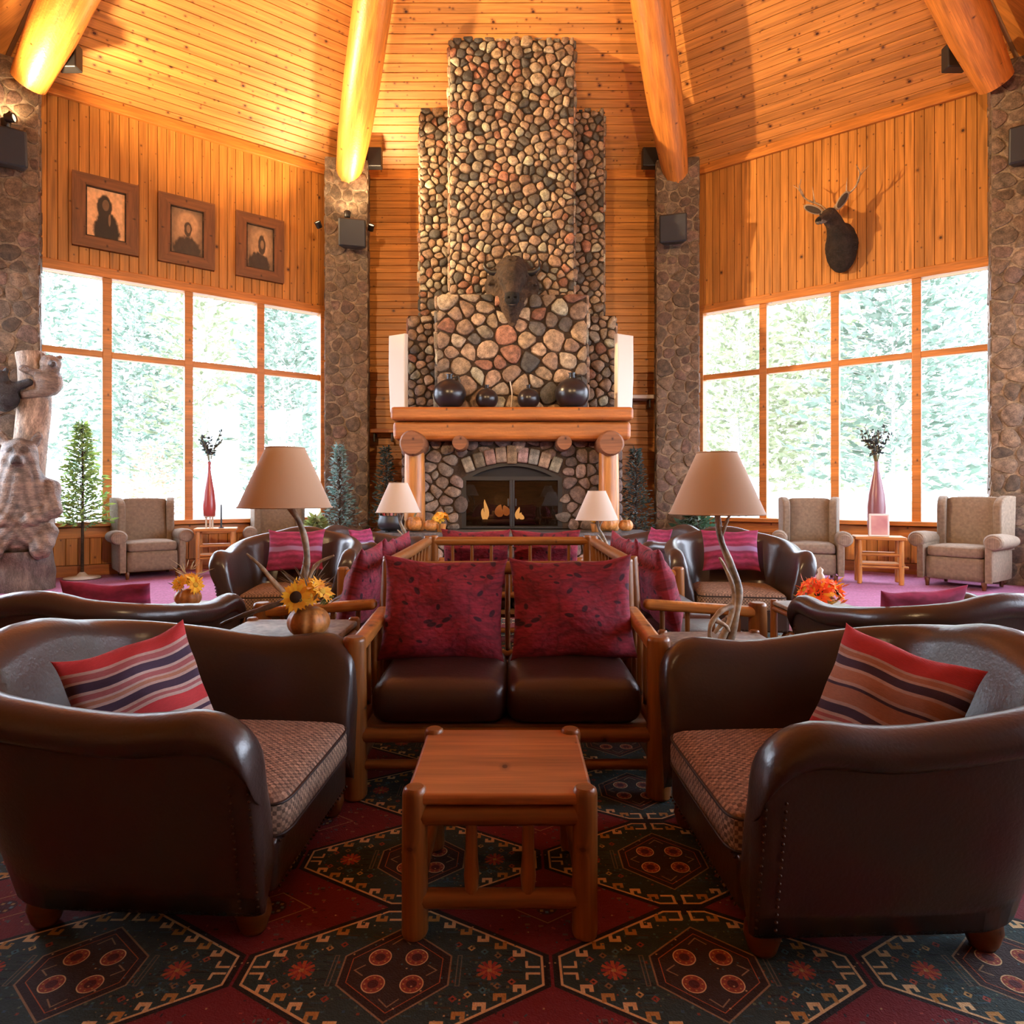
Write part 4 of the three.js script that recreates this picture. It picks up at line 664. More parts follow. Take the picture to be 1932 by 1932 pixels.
// ------------------------------------------------------------------ log tables
function logTable(w, d, h, label, topMat = M.tabletop, name = 'log_table', r = 0.036, spindles = 2) {
  const t = thing(name, label, 'table', 0, 0, 0, 0, 'log tables'), x = w / 2 - r * 0.8, z = d / 2 - r * 0.8;
  for (const sx of [-1, 1]) for (const sz of [-1, 1]) mesh('leg', log([sx * x, 0, sz * z], [sx * x, h + 0.012, sz * z], r, r * 0.93, 16, 3 + sx + 2 * sz, 0.5), M.log, t);
  const top = mesh('tabletop', rbox(w - 0.01, 0.032, d - 0.01, 0.012, 0, h - 0.016, 0, 3), topMat, t);
  for (const s of [-1, 1]) {
    mesh('apron_log', log([-x, h - 0.065, s * z], [x, h - 0.065, s * z], r * 0.78, r * 0.78, 12, 4), M.log, t); mesh('apron_log', log([s * x, h - 0.065, -z], [s * x, h - 0.065, z], r * 0.78, r * 0.78, 12, 5), M.log, t);
    mesh('stretcher', log([-x, 0.105, s * z], [x, 0.105, s * z], r * 0.72, r * 0.72, 12, 6), M.log, t); mesh('stretcher', log([s * x, 0.105, -z], [s * x, 0.105, z], r * 0.6, r * 0.6, 12, 7), M.log, t);
    for (let k = 0; k < spindles; k++) { const u = lerp(-x, x, (k + 1) / (spindles + 1)); mesh('spindle', tube([V(u, 0.10, s * z), V(u, 0.17, s * z), V(u, h * 0.55, s * z), V(u, h - 0.07, s * z)], [0.016, 0.022, 0.018, 0.015], 10), M.log, t); }
  }
  return t;
}
const tb1 = logTable(0.535, 0.50, 0.405, 'square log table in the foreground centre, before the settee', M.tabletop, 'log_table', 0.037); tb1.position.set(-0.034, 0.012, -2.00); tb1.scale.set(1.0, 1, 1);
const tb2 = logTable(0.56, 0.48, 0.60, 'log end table with a pale top holding the sunflower pumpkin and left lamp', M.paleTop, 'end_table', 0.030); tb2.position.set(-1.05, 0.012, -2.985);
copy(tb2, 'log end table under the right antler lamp', 0.985, 0.012, -2.985, 0, [0.9, 0.90, 0.95]);
copy(tb2, 'log end table with the small pumpkin behind the left armchairs', -2.12, 0.012, -4.28, 0, [0.85, 0.80, 0.9]);
copy(tb2, 'log end table with the orange flower arrangement behind the right armchairs', 2.06, 0.012, -4.28, 0, [0.85, 0.80, 0.9]);
copy(tb2, 'log end table under the small white-shaded lamp on the left', -1.14, 0, -6.40, 0, [0.8, 0.9, 0.85]);
copy(tb2, 'log end table under the small white-shaded lamp on the right', 0.86, 0, -6.45, 0, [0.8, 0.9, 0.85]);
function sideTable(w, d, h, label, x, z, turn) {
  const t = thing('side_table', label, 'table', x, 0, z, turn, 'window side tables');
  mesh('tabletop', rbox(w, 0.045, d, 0.015, 0, h - 0.022, 0), M.logPale, t);
  for (const sx of [-1, 1]) for (const sz of [-1, 1]) mesh('leg', log([sx * (w / 2 - 0.06), 0, sz * (d / 2 - 0.06)], [sx * (w / 2 - 0.06), h - 0.03, sz * (d / 2 - 0.06)], 0.032, 0.03, 12, 2), M.logPale, t);
  mesh('shelf', rbox(w - 0.14, 0.025, d - 0.14, 0.006, 0, h * 0.42, 0), M.logPale, t);
  for (const s of [-1, 1]) { mesh('stretcher', log([-w / 2 + 0.06, h * 0.36, s * (d / 2 - 0.06)], [w / 2 - 0.06, h * 0.36, s * (d / 2 - 0.06)], 0.018, 0.018, 8, 2), M.logPale, t); mesh('rail', log([-w / 2 + 0.06, h * 0.62, s * (d / 2 - 0.06)], [w / 2 - 0.06, h * 0.62, s * (d / 2 - 0.06)], 0.018, 0.018, 8, 3), M.logPale, t); mesh('dowel_end', log([w / 2 - 0.06, h * 0.36, 0.0 + s * 0.12], [w / 2 + 0.03, h * 0.36, s * 0.12], 0.02, 0.02, 8, 4), M.logPale, t); }
}
sideTable(0.60, 0.44, 0.71, 'pale wooden side table between the wing chairs at the left window', -4.58, -9.85, 0.35);
sideTable(0.62, 0.46, 0.65, 'pale wooden side table between the wing chairs at the right window', 5.10, -8.85, -0.4);

// ------------------------------------------------------------------ wing chairs
function wingChair(label) {
  const t = thing('wing_chair', label, 'wing chair', 0, 0, 0, 0, 'taupe wing chairs');
  const sb = mesh('seat_base', softBox(0.62, 0.30, 0.66, 0.03, { seg: 8 }), M.wing, t); sb.position.set(0, 0.25, 0.03);
  const cu = mesh('seat_cushion', softBox(0.60, 0.15, 0.62, 0.05, { crown: 0.02, seg: 10 }), M.wing, t); cu.position.set(0, 0.465, 0.06);
  const bk = mesh('backrest', softBox(0.60, 0.78, 0.18, 0.07, { crown: 0.012, bulge: 0.02, seg: 10 }), M.wing, t); bk.position.set(0, 0.78, -0.30); bk.rotation.x = -0.13;
  for (const s of [-1, 1]) {
    const w = new THREE.Shape(); w.moveTo(-0.10, 0.50); w.lineTo(0.16, 0.50); w.bezierCurveTo(0.13, 0.70, 0.17, 0.85, 0.15, 1.05); w.bezierCurveTo(0.13, 1.15, 0.02, 1.18, -0.13, 1.16); w.closePath();
    const g = new THREE.ExtrudeGeometry(w, { depth: 0.05, bevelEnabled: true, bevelSize: 0.025, bevelThickness: 0.025, bevelSegments: 3, curveSegments: 8 }); g.rotateY(-Math.PI / 2); g.translate(0.025, 0, 0);
    const wi = mesh('wing', triUV(g), M.wing, t); wi.position.set(s * 0.335, 0, -0.30); wi.rotation.y = -s * 0.22;
    mesh('arm_panel', softBox(0.10, 0.50, 0.70, 0.03, { seg: 8 }), M.wing, t).position.set(s * 0.36, 0.36, 0.02);
    const roll = mesh('arm_roll', tube([V(0, 0, -0.36), V(0, 0, -0.2), V(0, 0.012, 0.1), V(0, 0.012, 0.36), V(0, 0.012, 0.385)], [0.07, 0.09, 0.10, 0.105, 0.085], 18), M.wing, t); roll.position.set(s * 0.405, 0.60, 0);
    mesh('arm_scroll', tube([V(0, 0, 0.384), V(0, 0, 0.396)], [0.085, 0.07], 18), M.wing, roll);
    mesh('front_facing', rbox(0.075, 0.44, 0.03, 0.012, s * 0.36, 0.32, 0.372), M.wing, t);
    for (const z of [-0.3, 0.32]) mesh('foot', lathe([[0, 0], [0.02, 0], [0.03, 0.10], [0, 0.11]], 10), M.foot, t).position.set(s * 0.30, 0, z);
  }
  return t;
}
const wc = wingChair('taupe wing chair between the small tree and the vase at the left window'); wc.position.set(-5.50, 0, -9.62); wc.rotation.y = 40 * D; wc.scale.set(1.08, 0.995, 1.0);
copy(wc, 'taupe wing chair half hidden behind the left antler lamp', -3.88, 0, -10.58, 22 * D, [1.08, 1.0, 1.0]);
copy(wc, 'taupe wing chair left of the right window side table', 4.32, 0, -9.22, -22 * D, [1.02, 1.0, 1.0]);
copy(wc, 'taupe wing chair at the right edge by the window', 6.08, 0, -8.55, -54 * D, [1.08, 1.02, 1.0]);

// ------------------------------------------------------------------ antler lamps
function antlerLamp(label, white, base, kind) {
  const t = thing('antler_lamp', label, 'lamp', 0, 0, 0, 0, 'antler table lamps');
  const k = base / 0.58, A = M.antler, P = (l, n = 18) => curve(l.map(([x, y, z]) => [x, y * k, z]), n);
  const taper = (a, b) => (u) => lerp(a, b, u) * (1 + 0.10 * Math.sin(u * 23));
  if (kind === 0) {
    mesh('antler_stem', tube(P([[0.06, 0.0, 0.02], [0.07, 0.14, 0.02], [0.105, 0.30, 0.0], [0.095, 0.42, 0], [0.06, 0.52, 0], [0.0, 0.60, 0]]), taper(0.021, 0.013), 10), A, t);
    mesh('antler_tine', tube(P([[0.05, 0.10, 0.02], [-0.03, 0.20, 0.05], [-0.10, 0.29, 0.06], [-0.17, 0.35, 0.05]]), taper(0.017, 0.005), 9), A, t);
    mesh('antler_tine', tube(P([[0.08, 0.12, 0.01], [0.12, 0.22, 0.03], [0.17, 0.30, 0.04], [0.25, 0.34, 0.04]]), taper(0.017, 0.005), 9), A, t);
    mesh('antler_foot', tube(P([[0.04, 0.12, 0.02], [-0.06, 0.09, 0.06], [-0.18, 0.05, 0.10], [-0.27, 0.012, 0.10]]), taper(0.016, 0.009), 9), M.antlerDark, t);
    mesh('antler_foot', tube(P([[0.06, 0.10, 0.0], [0.16, 0.07, 0.08], [0.20, 0.04, 0.12], [0.24, 0.012, 0.13]]), taper(0.016, 0.008), 9), M.antlerDark, t);
    mesh('antler_foot', tube(P([[0.05, 0.10, 0.0], [0.02, 0.06, -0.08], [-0.02, 0.012, -0.14]]), taper(0.016, 0.009), 9), M.antlerDark, t);
  } else {
    mesh('antler_stem', tube(P([[0.05, 0.0, 0.03], [0.08, 0.12, 0.03], [0.10, 0.24, 0.01], [0.06, 0.36, 0], [0.02, 0.46, 0], [0.0, 0.60, 0]]), taper(0.022, 0.014), 10), A, t);
    mesh('antler_stem', tube(P([[0.0, 0.0, 0.05], [0.05, 0.10, 0.04], [0.075, 0.22, 0.02], [0.035, 0.33, 0.02], [0.0, 0.38, 0.04]]), taper(0.017, 0.006), 9), A, t);
    mesh('antler_tine', tube(P([[0.015, 0.46, 0], [0.04, 0.53, 0.01], [0.065, 0.59, 0.01]]), taper(0.012, 0.006), 8), A, t);
    mesh('antler_foot', tube(P([[0.08, 0.16, 0.02], [0.0, 0.14, 0.06], [-0.05, 0.08, 0.07], [-0.055, 0.006, 0.07]]), taper(0.015, 0.009), 9), A, t);
    mesh('antler_foot', tube(P([[-0.03, 0.10, 0.06], [0.02, 0.075, 0.07], [0.04, 0.05, 0.06]]), taper(0.012, 0.006), 8), A, t);
    mesh('antler_foot', tube(P([[0.06, 0.10, 0.0], [0.05, 0.06, -0.07], [0.03, 0.006, -0.12]]), taper(0.015, 0.009), 9), A, t);
  }
  const s = mesh('socket', tube([V(0, base, 0), V(0, base + 0.07, 0)], 0.014, 10), M.brass, t); mesh('harp', tube(curve([[0, base + 0.05, 0], [0.05, base + 0.13, 0], [0.03, base + 0.24, 0], [0, base + 0.27, 0]], 12), 0.003, 6), M.brass, s);
  const sh = new THREE.LatheGeometry([[0.222, base - 0.005], [0.215, base + 0.01], [0.150, base + 0.16], [0.094, base + 0.285], [0.090, base + 0.29]].map(([r, y]) => new THREE.Vector2(r, y)), 40);
  mesh('lamp_shade', sh, white ? M.shadeWhite : M.shade, t);
  mesh('shade_trim', [tube(curve([...Array(25)].map((_, i) => [Math.cos(i / 12 * Math.PI) * 0.221, base - 0.002, Math.sin(i / 12 * Math.PI) * 0.221]), 48), 0.004, 6, false), tube(curve([...Array(25)].map((_, i) => [Math.cos(i / 12 * Math.PI) * 0.092, base + 0.288, Math.sin(i / 12 * Math.PI) * 0.092]), 48), 0.0035, 6, false)], white ? M.shadeWhite : M.shade, t);
  return t;
}
antlerLamp('antler lamp with a tan shade on the left, behind the sunflower pumpkin', false, 0.57, 0).position.set(-1.115, 0.612, -3.13);
antlerLamp('antler lamp with a tan shade on the right, beside the settee arm', false, 0.60, 1).position.set(0.975, 0.553, -3.03);
antlerLamp('small lamp with a pale shade left of the fireplace opening', true, 0.52, 1).position.set(-1.14, 0.54, -6.38);
const l4 = antlerLamp('small lamp with a white shade right of the fireplace opening', true, 0.44, 1); l4.position.set(0.86, 0.54, -6.45); l4.scale.x = l4.scale.z = 0.98;

// ------------------------------------------------------------------ pumpkins and flowers
function pumpkinGeo(r, h) { const g = new THREE.SphereGeometry(r, 40, 16), p = g.attributes.position; for (let i = 0; i < p.count; i++) { const x = p.getX(i), y = p.getY(i), z = p.getZ(i), a = Math.atan2(z, x), f = 1 - 0.11 * Math.pow(Math.abs(Math.cos(a * 5)), 3), dip = 1 - 0.25 * Math.exp(-((x * x + z * z) / (r * r)) * 9); p.setXYZ(i, x * f, y / r * h / 2 * dip, z * f); } g.computeVertexNormals(); return triUV(g); }
function petals(n, r, len, wid, cols, seed, cup = 0.35) {
  const R = rng(seed), gs = []; for (let i = 0; i < n; i++) { const a = i / n * Math.PI * 2 + (R() - 0.5) * 0.25, c = cols[Math.floor(R() * cols.length)], l = len * (0.8 + 0.4 * R()); const pos = [], P = (u, v, z) => pos.push(Math.cos(a) * (r + u) - Math.sin(a) * v, Math.sin(a) * (r + u) + Math.cos(a) * v, z);
    const w = wid / 2, tri = [[0, -w * 0.4, 0], [l * 0.5, -w, cup * l * 0.35], [l * 0.5, w, cup * l * 0.35], [0, -w * 0.4, 0], [l * 0.5, w, cup * l * 0.35], [0, w * 0.4, 0], [l * 0.5, -w, cup * l * 0.35], [l, 0, cup * l * 0.4], [l * 0.5, w, cup * l * 0.35]]; tri.forEach((q) => P(...q));
    const g = new THREE.BufferGeometry(); g.setAttribute('position', new THREE.Float32BufferAttribute(pos, 3)); g.computeVertexNormals(); gs.push(tint(triUV(g), rgb(...c))); }
  return join(gs);
}
const YEL = [[1.0, 1.0, 1], [0.95, 0.85, 1], [1, 1.15, 1.5], [0.9, 0.7, 0.5]], ORG = [[1.1, 0.36, 0.6], [1.1, 0.22, 0.5], [1.05, 0.75, 1], [0.95, 0.16, 0.4]];
function bouquet(t, y, R, n, seed, cols, eye, size) {
  const r = rng(seed); for (let k = 0; k < n; k++) {
    const a = k * 2.4 + r(), e = Math.acos(1 - (k + 0.5) / n * 0.98), d = V(Math.sin(e) * Math.cos(a), Math.cos(e) * 0.9 + 0.15, Math.sin(e) * Math.sin(a)).normalize(), s = size * (0.75 + 0.5 * r());
    const f = mesh('flower', petals(16, s * 0.3, s, s * 0.42, cols, seed + k), M.petal, t); f.position.set(d.x * R, y + d.y * R * 0.85, d.z * R); f.quaternion.setFromUnitVectors(V(0, 0, 1), d); mesh('flower_eye', at(new THREE.SphereGeometry(s * 0.36, 10, 6).scale(1, 1, 0.45), 0, 0, 0), k % 3 ? eye[1] : eye[0], f);
  }
}
function greens(n, R, y0, y1, len, cols, seed, spread = 1, fat = 0.3) {   // small pointed leaves
  const r = rng(seed), gs = []; for (let i = 0; i < n; i++) { const a = r() * 6.28, e = r(), p = V(Math.cos(a) * R * Math.sqrt(r()) * spread, lerp(y0, y1, e), Math.sin(a) * R * Math.sqrt(r()) * spread), d = V(Math.cos(a) + (r() - 0.5), 0.3 + r(), Math.sin(a) + (r() - 0.5)).normalize(); gs.push(leafGeo(p, d, len * (0.6 + 0.8 * r()), len * fat, cols[Math.floor(r() * cols.length)], r)); } return gs;
}
function leafGeo(p, d, l, w, c, r) { const s = V(r() - 0.5, r() - 0.5, r() - 0.5).cross(d).normalize().multiplyScalar(w / 2), m = p.clone().addScaledVector(d, l * 0.45), e = p.clone().addScaledVector(d, l), n = s.clone().cross(d).normalize().multiplyScalar(w * 0.2); m.add(n); const a = m.clone().add(s), b = m.clone().sub(s); const g = new THREE.BufferGeometry(); g.setAttribute('position', new THREE.Float32BufferAttribute([p, a, m, p, m, b, a, e, m, m, e, b].flatMap((q) => [q.x, q.y, q.z]), 3)); g.computeVertexNormals(); return tint(triUV(g), rgb(...c)); }
const yellowEye = mat(rgb(0.55, 0.33, 0.03), 0.9);
{
  const t = thing('pumpkin_vase', 'orange pumpkin filled with yellow sunflowers on the left end table', 'flower arrangement', -0.895, 0.612, -2.80);
  const p = mesh('pumpkin', pumpkinGeo(0.092, 0.145), M.pumpkin, t); p.position.y = 0.072; bouquet(t, 0.165, 0.082, 13, 5, YEL, [M.flowerEye, yellowEye], 0.050); { const f = mesh('sunflower', petals(22, 0.022, 0.045, 0.020, YEL, 77, 0.2), M.petal, t); f.position.set(-0.025, 0.195, 0.095); f.rotation.x = -0.25; mesh('sunflower_eye', new THREE.SphereGeometry(0.026, 14, 8).scale(1, 1, 0.5), M.flowerEye, f); }
  mesh('leaves', greens(46, 0.10, 0.12, 0.18, 0.045, [[0.10, 0.15, 0.03], [0.16, 0.20, 0.04], [0.22, 0.12, 0.03]], 4), M.leaf, t); mesh('dried_grass', greens(30, 0.05, 0.20, 0.26, 0.10, [[0.10, 0.06, 0.03], [0.16, 0.10, 0.05]], 9, 1, 0.09), M.leaf, t);
}
{
  const t = thing('pumpkin_vase', 'small orange pumpkin with yellow flowers on the far left end table', 'flower arrangement', -2.15, 0.492, -4.22);
  mesh('pumpkin', pumpkinGeo(0.085, 0.13), M.pumpkin, t).position.y = 0.065; bouquet(t, 0.14, 0.075, 9, 15, YEL, [yellowEye, yellowEye], 0.042); mesh('leaves', greens(40, 0.09, 0.10, 0.18, 0.04, [[0.12, 0.15, 0.03], [0.3, 0.2, 0.04]], 14), M.leaf, t); mesh('dried_grass', greens(24, 0.04, 0.18, 0.26, 0.10, [[0.4, 0.3, 0.15]], 19, 1, 0.07), M.leaf, t);
}
{
  const t = thing('flower_arrangement', 'bright orange and red autumn flowers on the far right end table', 'flower arrangement', 2.06, 0.492, -4.25);
  mesh('bowl', lathe([[0, 0], [0.05, 0], [0.085, 0.03], [0.09, 0.06], [0.082, 0.06], [0.07, 0.03], [0, 0.02]], 20), M.pumpkin, t); bouquet(t, 0.07, 0.115, 15, 25, ORG, [yellowEye, M.flowerEye], 0.055); mesh('leaves', greens(60, 0.14, 0.02, 0.16, 0.055, [[0.55, 0.28, 0.03], [0.5, 0.10, 0.02], [0.25, 0.2, 0.04]], 24), M.leaf, t);
  mesh('figurine', lathe([[0, 0.16], [0.02, 0.16], [0.028, 0.2], [0.014, 0.225], [0.02, 0.245], [0, 0.265]], 12), M.whitePanel, t);
}
// on the hearth
function hearthPumpkins(x, label, seed, flowersLeft) {
  const t = thing('hearth_pumpkins', label, 'pumpkins', x, 0.67, -9.50, 0, 'pumpkins on the hearth');
  [[-0.10, 0.13, 0.24], [0.15, 0.11, 0.19]].forEach(([dx, r, h]) => { const p = mesh('pumpkin', pumpkinGeo(r, h), M.pumpkin, t); p.position.set(dx, h / 2, 0); mesh('stem', tube([V(0, h * 0.34, 0), V(0.01, h * 0.55, 0), V(0.03, h * 0.66, 0.01)], [0.02, 0.014, 0.016], 7), M.stem, p); });
  const b = new THREE.Group(); b.name = 'bouquet'; b.position.set(flowersLeft ? -0.30 : 0.30, 0, 0); t.add(b); mesh('small_pot', lathe([[0, 0], [0.06, 0], [0.08, 0.12], [0.07, 0.12], [0, 0.1]], 16), M.pumpkin, b); bouquet(b, 0.18, 0.10, 8, seed, YEL, [yellowEye, yellowEye], 0.06);
}
hearthPumpkins(-1.36, 'orange pumpkins and yellow flowers on the hearth left of the firebox', 40, false); hearthPumpkins(1.55, 'orange pumpkins and yellow flowers on the hearth right of the firebox', 45, true);
{ const t = thing('iron_kettle', 'black iron kettle at the left end of the hearth', 'kettle', -1.80, 0.67, -9.48); mesh('kettle_body', lathe([[0, 0.02], [0.14, 0.02], [0.19, 0.08], [0.20, 0.16], [0.17, 0.23], [0.18, 0.245], [0.16, 0.245], [0.15, 0.22], [0, 0.2]], 24), M.blackIron, t); for (let k = 0; k < 3; k++) mesh('foot', log([Math.cos(k * 2.1) * 0.11, 0, Math.sin(k * 2.1) * 0.11], [Math.cos(k * 2.1) * 0.1, 0.06, Math.sin(k * 2.1) * 0.1], 0.018, 0.018, 7), M.blackIron, t); mesh('bail_handle', tube(curve([[-0.18, 0.22, 0], [-0.13, 0.36, 0], [0, 0.41, 0], [0.13, 0.36, 0], [0.18, 0.22, 0]], 16), 0.008, 7), M.blackIron, t); const r = rng(3); for (let k = 0; k < 5; k++) mesh('kindling', log([-0.1 + 0.05 * k, 0.19, -0.05 + 0.02 * k], [-0.12 + 0.06 * k, 0.30 + 0.03 * r(), 0.03 - 0.03 * k], 0.022, 0.02, 8, k), k & 1 ? M.logEnd : M.redGlaze, t); }
// dark round pots on the mantel
[[-0.965, 0.255, 'large round dark pot at the left end of the row on the mantel'], [-0.39, 0.175, 'small round dark pot beside the left large pot on the mantel'], [0.255, 0.175, 'small round dark pot beside the right large pot on the mantel'], [0.93, 0.265, 'large round dark pot at the right end of the row on the mantel']].forEach(([x, r, l], i) => {
  const t = thing('round_pot', l, 'pot', x, 2.556, -9.86, 0, 'dark pots on the mantel'); const pr = []; for (let k = 0; k <= 14; k++) { const a = -Math.PI / 2 * 0.8 + k / 14 * Math.PI * 0.86; pr.push([Math.cos(a) * r, r * 0.86 + Math.sin(a) * r * 0.93]); }
  const ty = pr[14][1]; mesh('pot_body', lathe([[0, 0.0], [r * 0.55, 0], [r * 0.6, 0.02], ...pr, [r * 0.2, ty + r * 0.04], [r * 0.16, ty + r * 0.22], [r * 0.24, ty + r * 0.30], [r * 0.17, ty + r * 0.30], [r * 0.1, ty], [0, ty]], 32), M.pot, t);
  if (i % 3 === 0) mesh('pot_handle', tube(curve([[r * 0.2, ty + r * 0.1, 0], [r * 0.5, ty + r * 0.18, 0], [r * 0.62, ty - r * 0.2, 0]], 10), r * 0.05, 7), M.pot, t);
});
mesh('cord_end', tube(curve([[-0.03, 3.0, -9.99], [0.0, 2.8, -9.97], [-0.02, 2.556, -9.95]], 10), 0.011, 7), M.whitePanel, thing('hanging_cord', 'thin pale cord hanging between the small pots on the mantel', 'cord'));

// ------------------------------------------------------------------ vases, box, candle
function sprigs(t, y, n, h, R, seed) { const r = rng(seed), st = [], lf = []; for (let k = 0; k < n; k++) { const a = r() * 6.28, q = R * (0.3 + 0.7 * r()), e = V(Math.cos(a) * q, y + h * (0.55 + 0.45 * r()), Math.sin(a) * q), m = V(e.x * 0.35, y + h * 0.4, e.z * 0.35); const c = curve([[0, y - 0.05, 0], m, e], 8); st.push(tube(c, 0.005, 5)); for (let j = 3; j < 9; j++) for (let u = 0; u < 3; u++) lf.push(leafGeo(c[j], V(r() - 0.5, r() - 0.2, r() - 0.5).normalize(), 0.07, 0.035, [[0.03, 0.035, 0.03], [0.05, 0.05, 0.04], [0.03, 0.05, 0.05]][u], r)); } mesh('stems', st, M.stem, t); mesh('dark_leaves', lf, M.leaf, t); }
{ const t = thing('tall_vase', 'slim red bottle vase with dark sprigs at the left window', 'vase', -4.68, 0.71, -9.84); mesh('vase_stand', [log([-0.05, 0, 0], [-0.05, 0.17, 0], 0.014, 0.014, 8), log([0.03, 0, 0.04], [0.03, 0.17, 0.04], 0.014, 0.014, 8), log([0.03, 0, -0.04], [0.03, 0.17, -0.04], 0.014, 0.014, 8), at(lathe([[0, 0], [0.09, 0], [0.09, 0.015], [0, 0.015]], 18), 0, 0.165, 0)], M.whitePanel, t); mesh('vase_body', at(lathe([[0, 0], [0.082, 0], [0.092, 0.10], [0.092, 0.2], [0.075, 0.38], [0.045, 0.54], [0.024, 0.68], [0.02, 0.78], [0.028, 0.84], [0.018, 0.83], [0, 0.7]], 28), 0, 0.18, 0), M.redGlaze, t); sprigs(t, 1.0, 9, 0.5, 0.18, 3); }
{ const t = thing('tall_vase', 'slim mauve bottle vase with dark sprigs at the right window', 'vase', 5.10, 0.65, -8.90); mesh('vase_body', lathe([[0, 0], [0.10, 0], [0.115, 0.16], [0.12, 0.40], [0.105, 0.58], [0.06, 0.80], [0.03, 0.95], [0.03, 1.04], [0.02, 1.03], [0, 0.9]], 28), M.mauveGlaze, t); sprigs(t, 1.0, 12, 0.55, 0.22, 13); }
{ const t = thing('candle', 'slim dark candle beside the red vase', 'candle', -4.47, 0.71, -9.78); mesh('candle_stick', tube([V(0, 0, 0), V(0, 0.012, 0), V(0, 0.02, 0), V(0, 0.36, 0)], [0.04, 0.04, 0.014, 0.012], 10), M.black, t); mesh('wick', tube([V(0, 0.36, 0), V(0.003, 0.38, 0)], 0.002, 5), M.black, t); }
{ const t = thing('display_card', 'small pinkish framed card standing before the mauve vase', 'card', 5.02, 0.652, -8.70, -0.25); mesh('card_frame', rbox(0.25, 0.31, 0.03, 0.008, 0, 0.157, 0), M.whitePanel, t); mesh('card_print', box(0.20, 0.26, 0.004, 0, 0.157, 0.016), mat(rgb(1, 1, 1), 0.6, { map: tex(64, 64, (u, v, o) => { const n = fbm(u * 8, v * 8, 8, 3, 9); o[0] = 0.62 + 0.2 * n; o[1] = 0.36 + 0.3 * n; o[2] = 0.36 + 0.2 * n; }) }), t); }

// ------------------------------------------------------------------ framed portraits on the left wall
function portrait(kind) {
  return tex(256, 320, (u, v, o) => {
    const x = (u - 0.5) * 2, y = (v - 0.5) * 2, n = fbm(u * 14, v * 14, 14, 4, 20 + kind), e = (cx, cy, rx, ry) => 1 - smooth(0.85, 1.1, Math.hypot((x - cx) / rx, (y - cy) / ry) + (n - 0.45) * 0.25);
    let l = kind === 0 ? 0.86 : 0.50 + 0.30 * (1 - Math.hypot(x, y - 0.1)), b;
    if (kind === 0) { l = lerp(l, 0.14, e(0.02, -0.75, 0.62, 0.85)); l = lerp(l, 0.16, e(-0.08, 0.28, 0.36, 0.46)); l = lerp(l, 0.42, e(-0.02, 0.36, 0.17, 0.23)); l = lerp(l, 0.5, e(0.16, -0.2, 0.06, 0.25)); }
    else if (kind === 1) { l = lerp(l, 0.72, e(0.05, 0.35, 0.62, 0.48)); l = lerp(l, 0.28, e(0.05, 0.12, 0.22, 0.3)); l = lerp(l, 0.55, e(0.08, 0.14, 0.12, 0.18)); l = lerp(l, 0.24, e(0, -0.8, 0.8, 0.62)); }
    else { l = lerp(l, 0.68, e(0.1, 0.2, 0.5, 0.6)); l = lerp(l, 0.25, e(0.12, 0.12, 0.25, 0.45)); l = lerp(l, 0.52, e(0.14, 0.16, 0.13, 0.2)); l = lerp(l, 0.22, e(-0.1, -0.8, 0.75, 0.6)); }
    l *= 0.85 + 0.3 * n; o[0] = l * 1.05; o[1] = l * 0.82; o[2] = l * 0.58;
  });
}
const frameWood = mat(rgb(0.34, 0.30, 0.42), 0.5, { map: pineTex });
[[1.27, 'framed sepia portrait on a white ground, leftmost of the three pictures'], [2.38, 'framed sepia portrait in the middle of the three pictures'], [3.52, 'framed sepia portrait nearest the stone pillar']].forEach(([u, l], i) => {
  const w = wallFrame(0), c = Math.cos(w.turn), s = Math.sin(w.turn), z = 0.026, t = thing('framed_portrait', l, 'picture', w.a[0] + c * u + s * z, 5.49, w.a[1] - s * u + c * z, w.turn, 'framed portraits on the left wall');
  const W = 0.86 - 0.03 * i, H = 1.10, b = 0.17;
  const rail = (len, rot, x, y) => { const sh = new THREE.Shape(); sh.moveTo(-len / 2, 0); sh.lineTo(len / 2, 0); sh.lineTo(len / 2 - b, b); sh.lineTo(-len / 2 + b, b); sh.closePath(); const g = new THREE.ExtrudeGeometry(sh, { depth: 0.05, bevelEnabled: true, bevelSize: -0.006, bevelThickness: 0.012, bevelSegments: 1 }); const m = mesh('frame_rail', triUV(g), frameWood, t); m.rotation.z = rot; m.position.set(x, y, 0.005); };
  rail(W, 0, 0, -H / 2); rail(W, Math.PI, 0, H / 2); rail(H, Math.PI / 2, W / 2, 0); rail(H, -Math.PI / 2, -W / 2, 0);
  mesh('inner_moulding', [box(W - 2 * b + 0.04, 0.025, 0.05, 0, H / 2 - b - 0.005, 0.035), box(W - 2 * b + 0.04, 0.025, 0.05, 0, -H / 2 + b + 0.005, 0.035), box(0.025, H - 2 * b, 0.05, W / 2 - b - 0.005, 0, 0.035), box(0.025, H - 2 * b, 0.05, -W / 2 + b + 0.005, 0, 0.035)], M.mortar, t);
  const pg = new THREE.PlaneGeometry(W - 2 * b + 0.02, H - 2 * b + 0.02); mesh('print', [pg.translate(0, 0, 0.03)], mat(rgb(1, 1, 1), 0.55, { map: portrait(i) }), t); mesh('backing_board', box(W - 0.04, H - 0.04, 0.02, 0, 0, 0.012), M.deck, t);
});

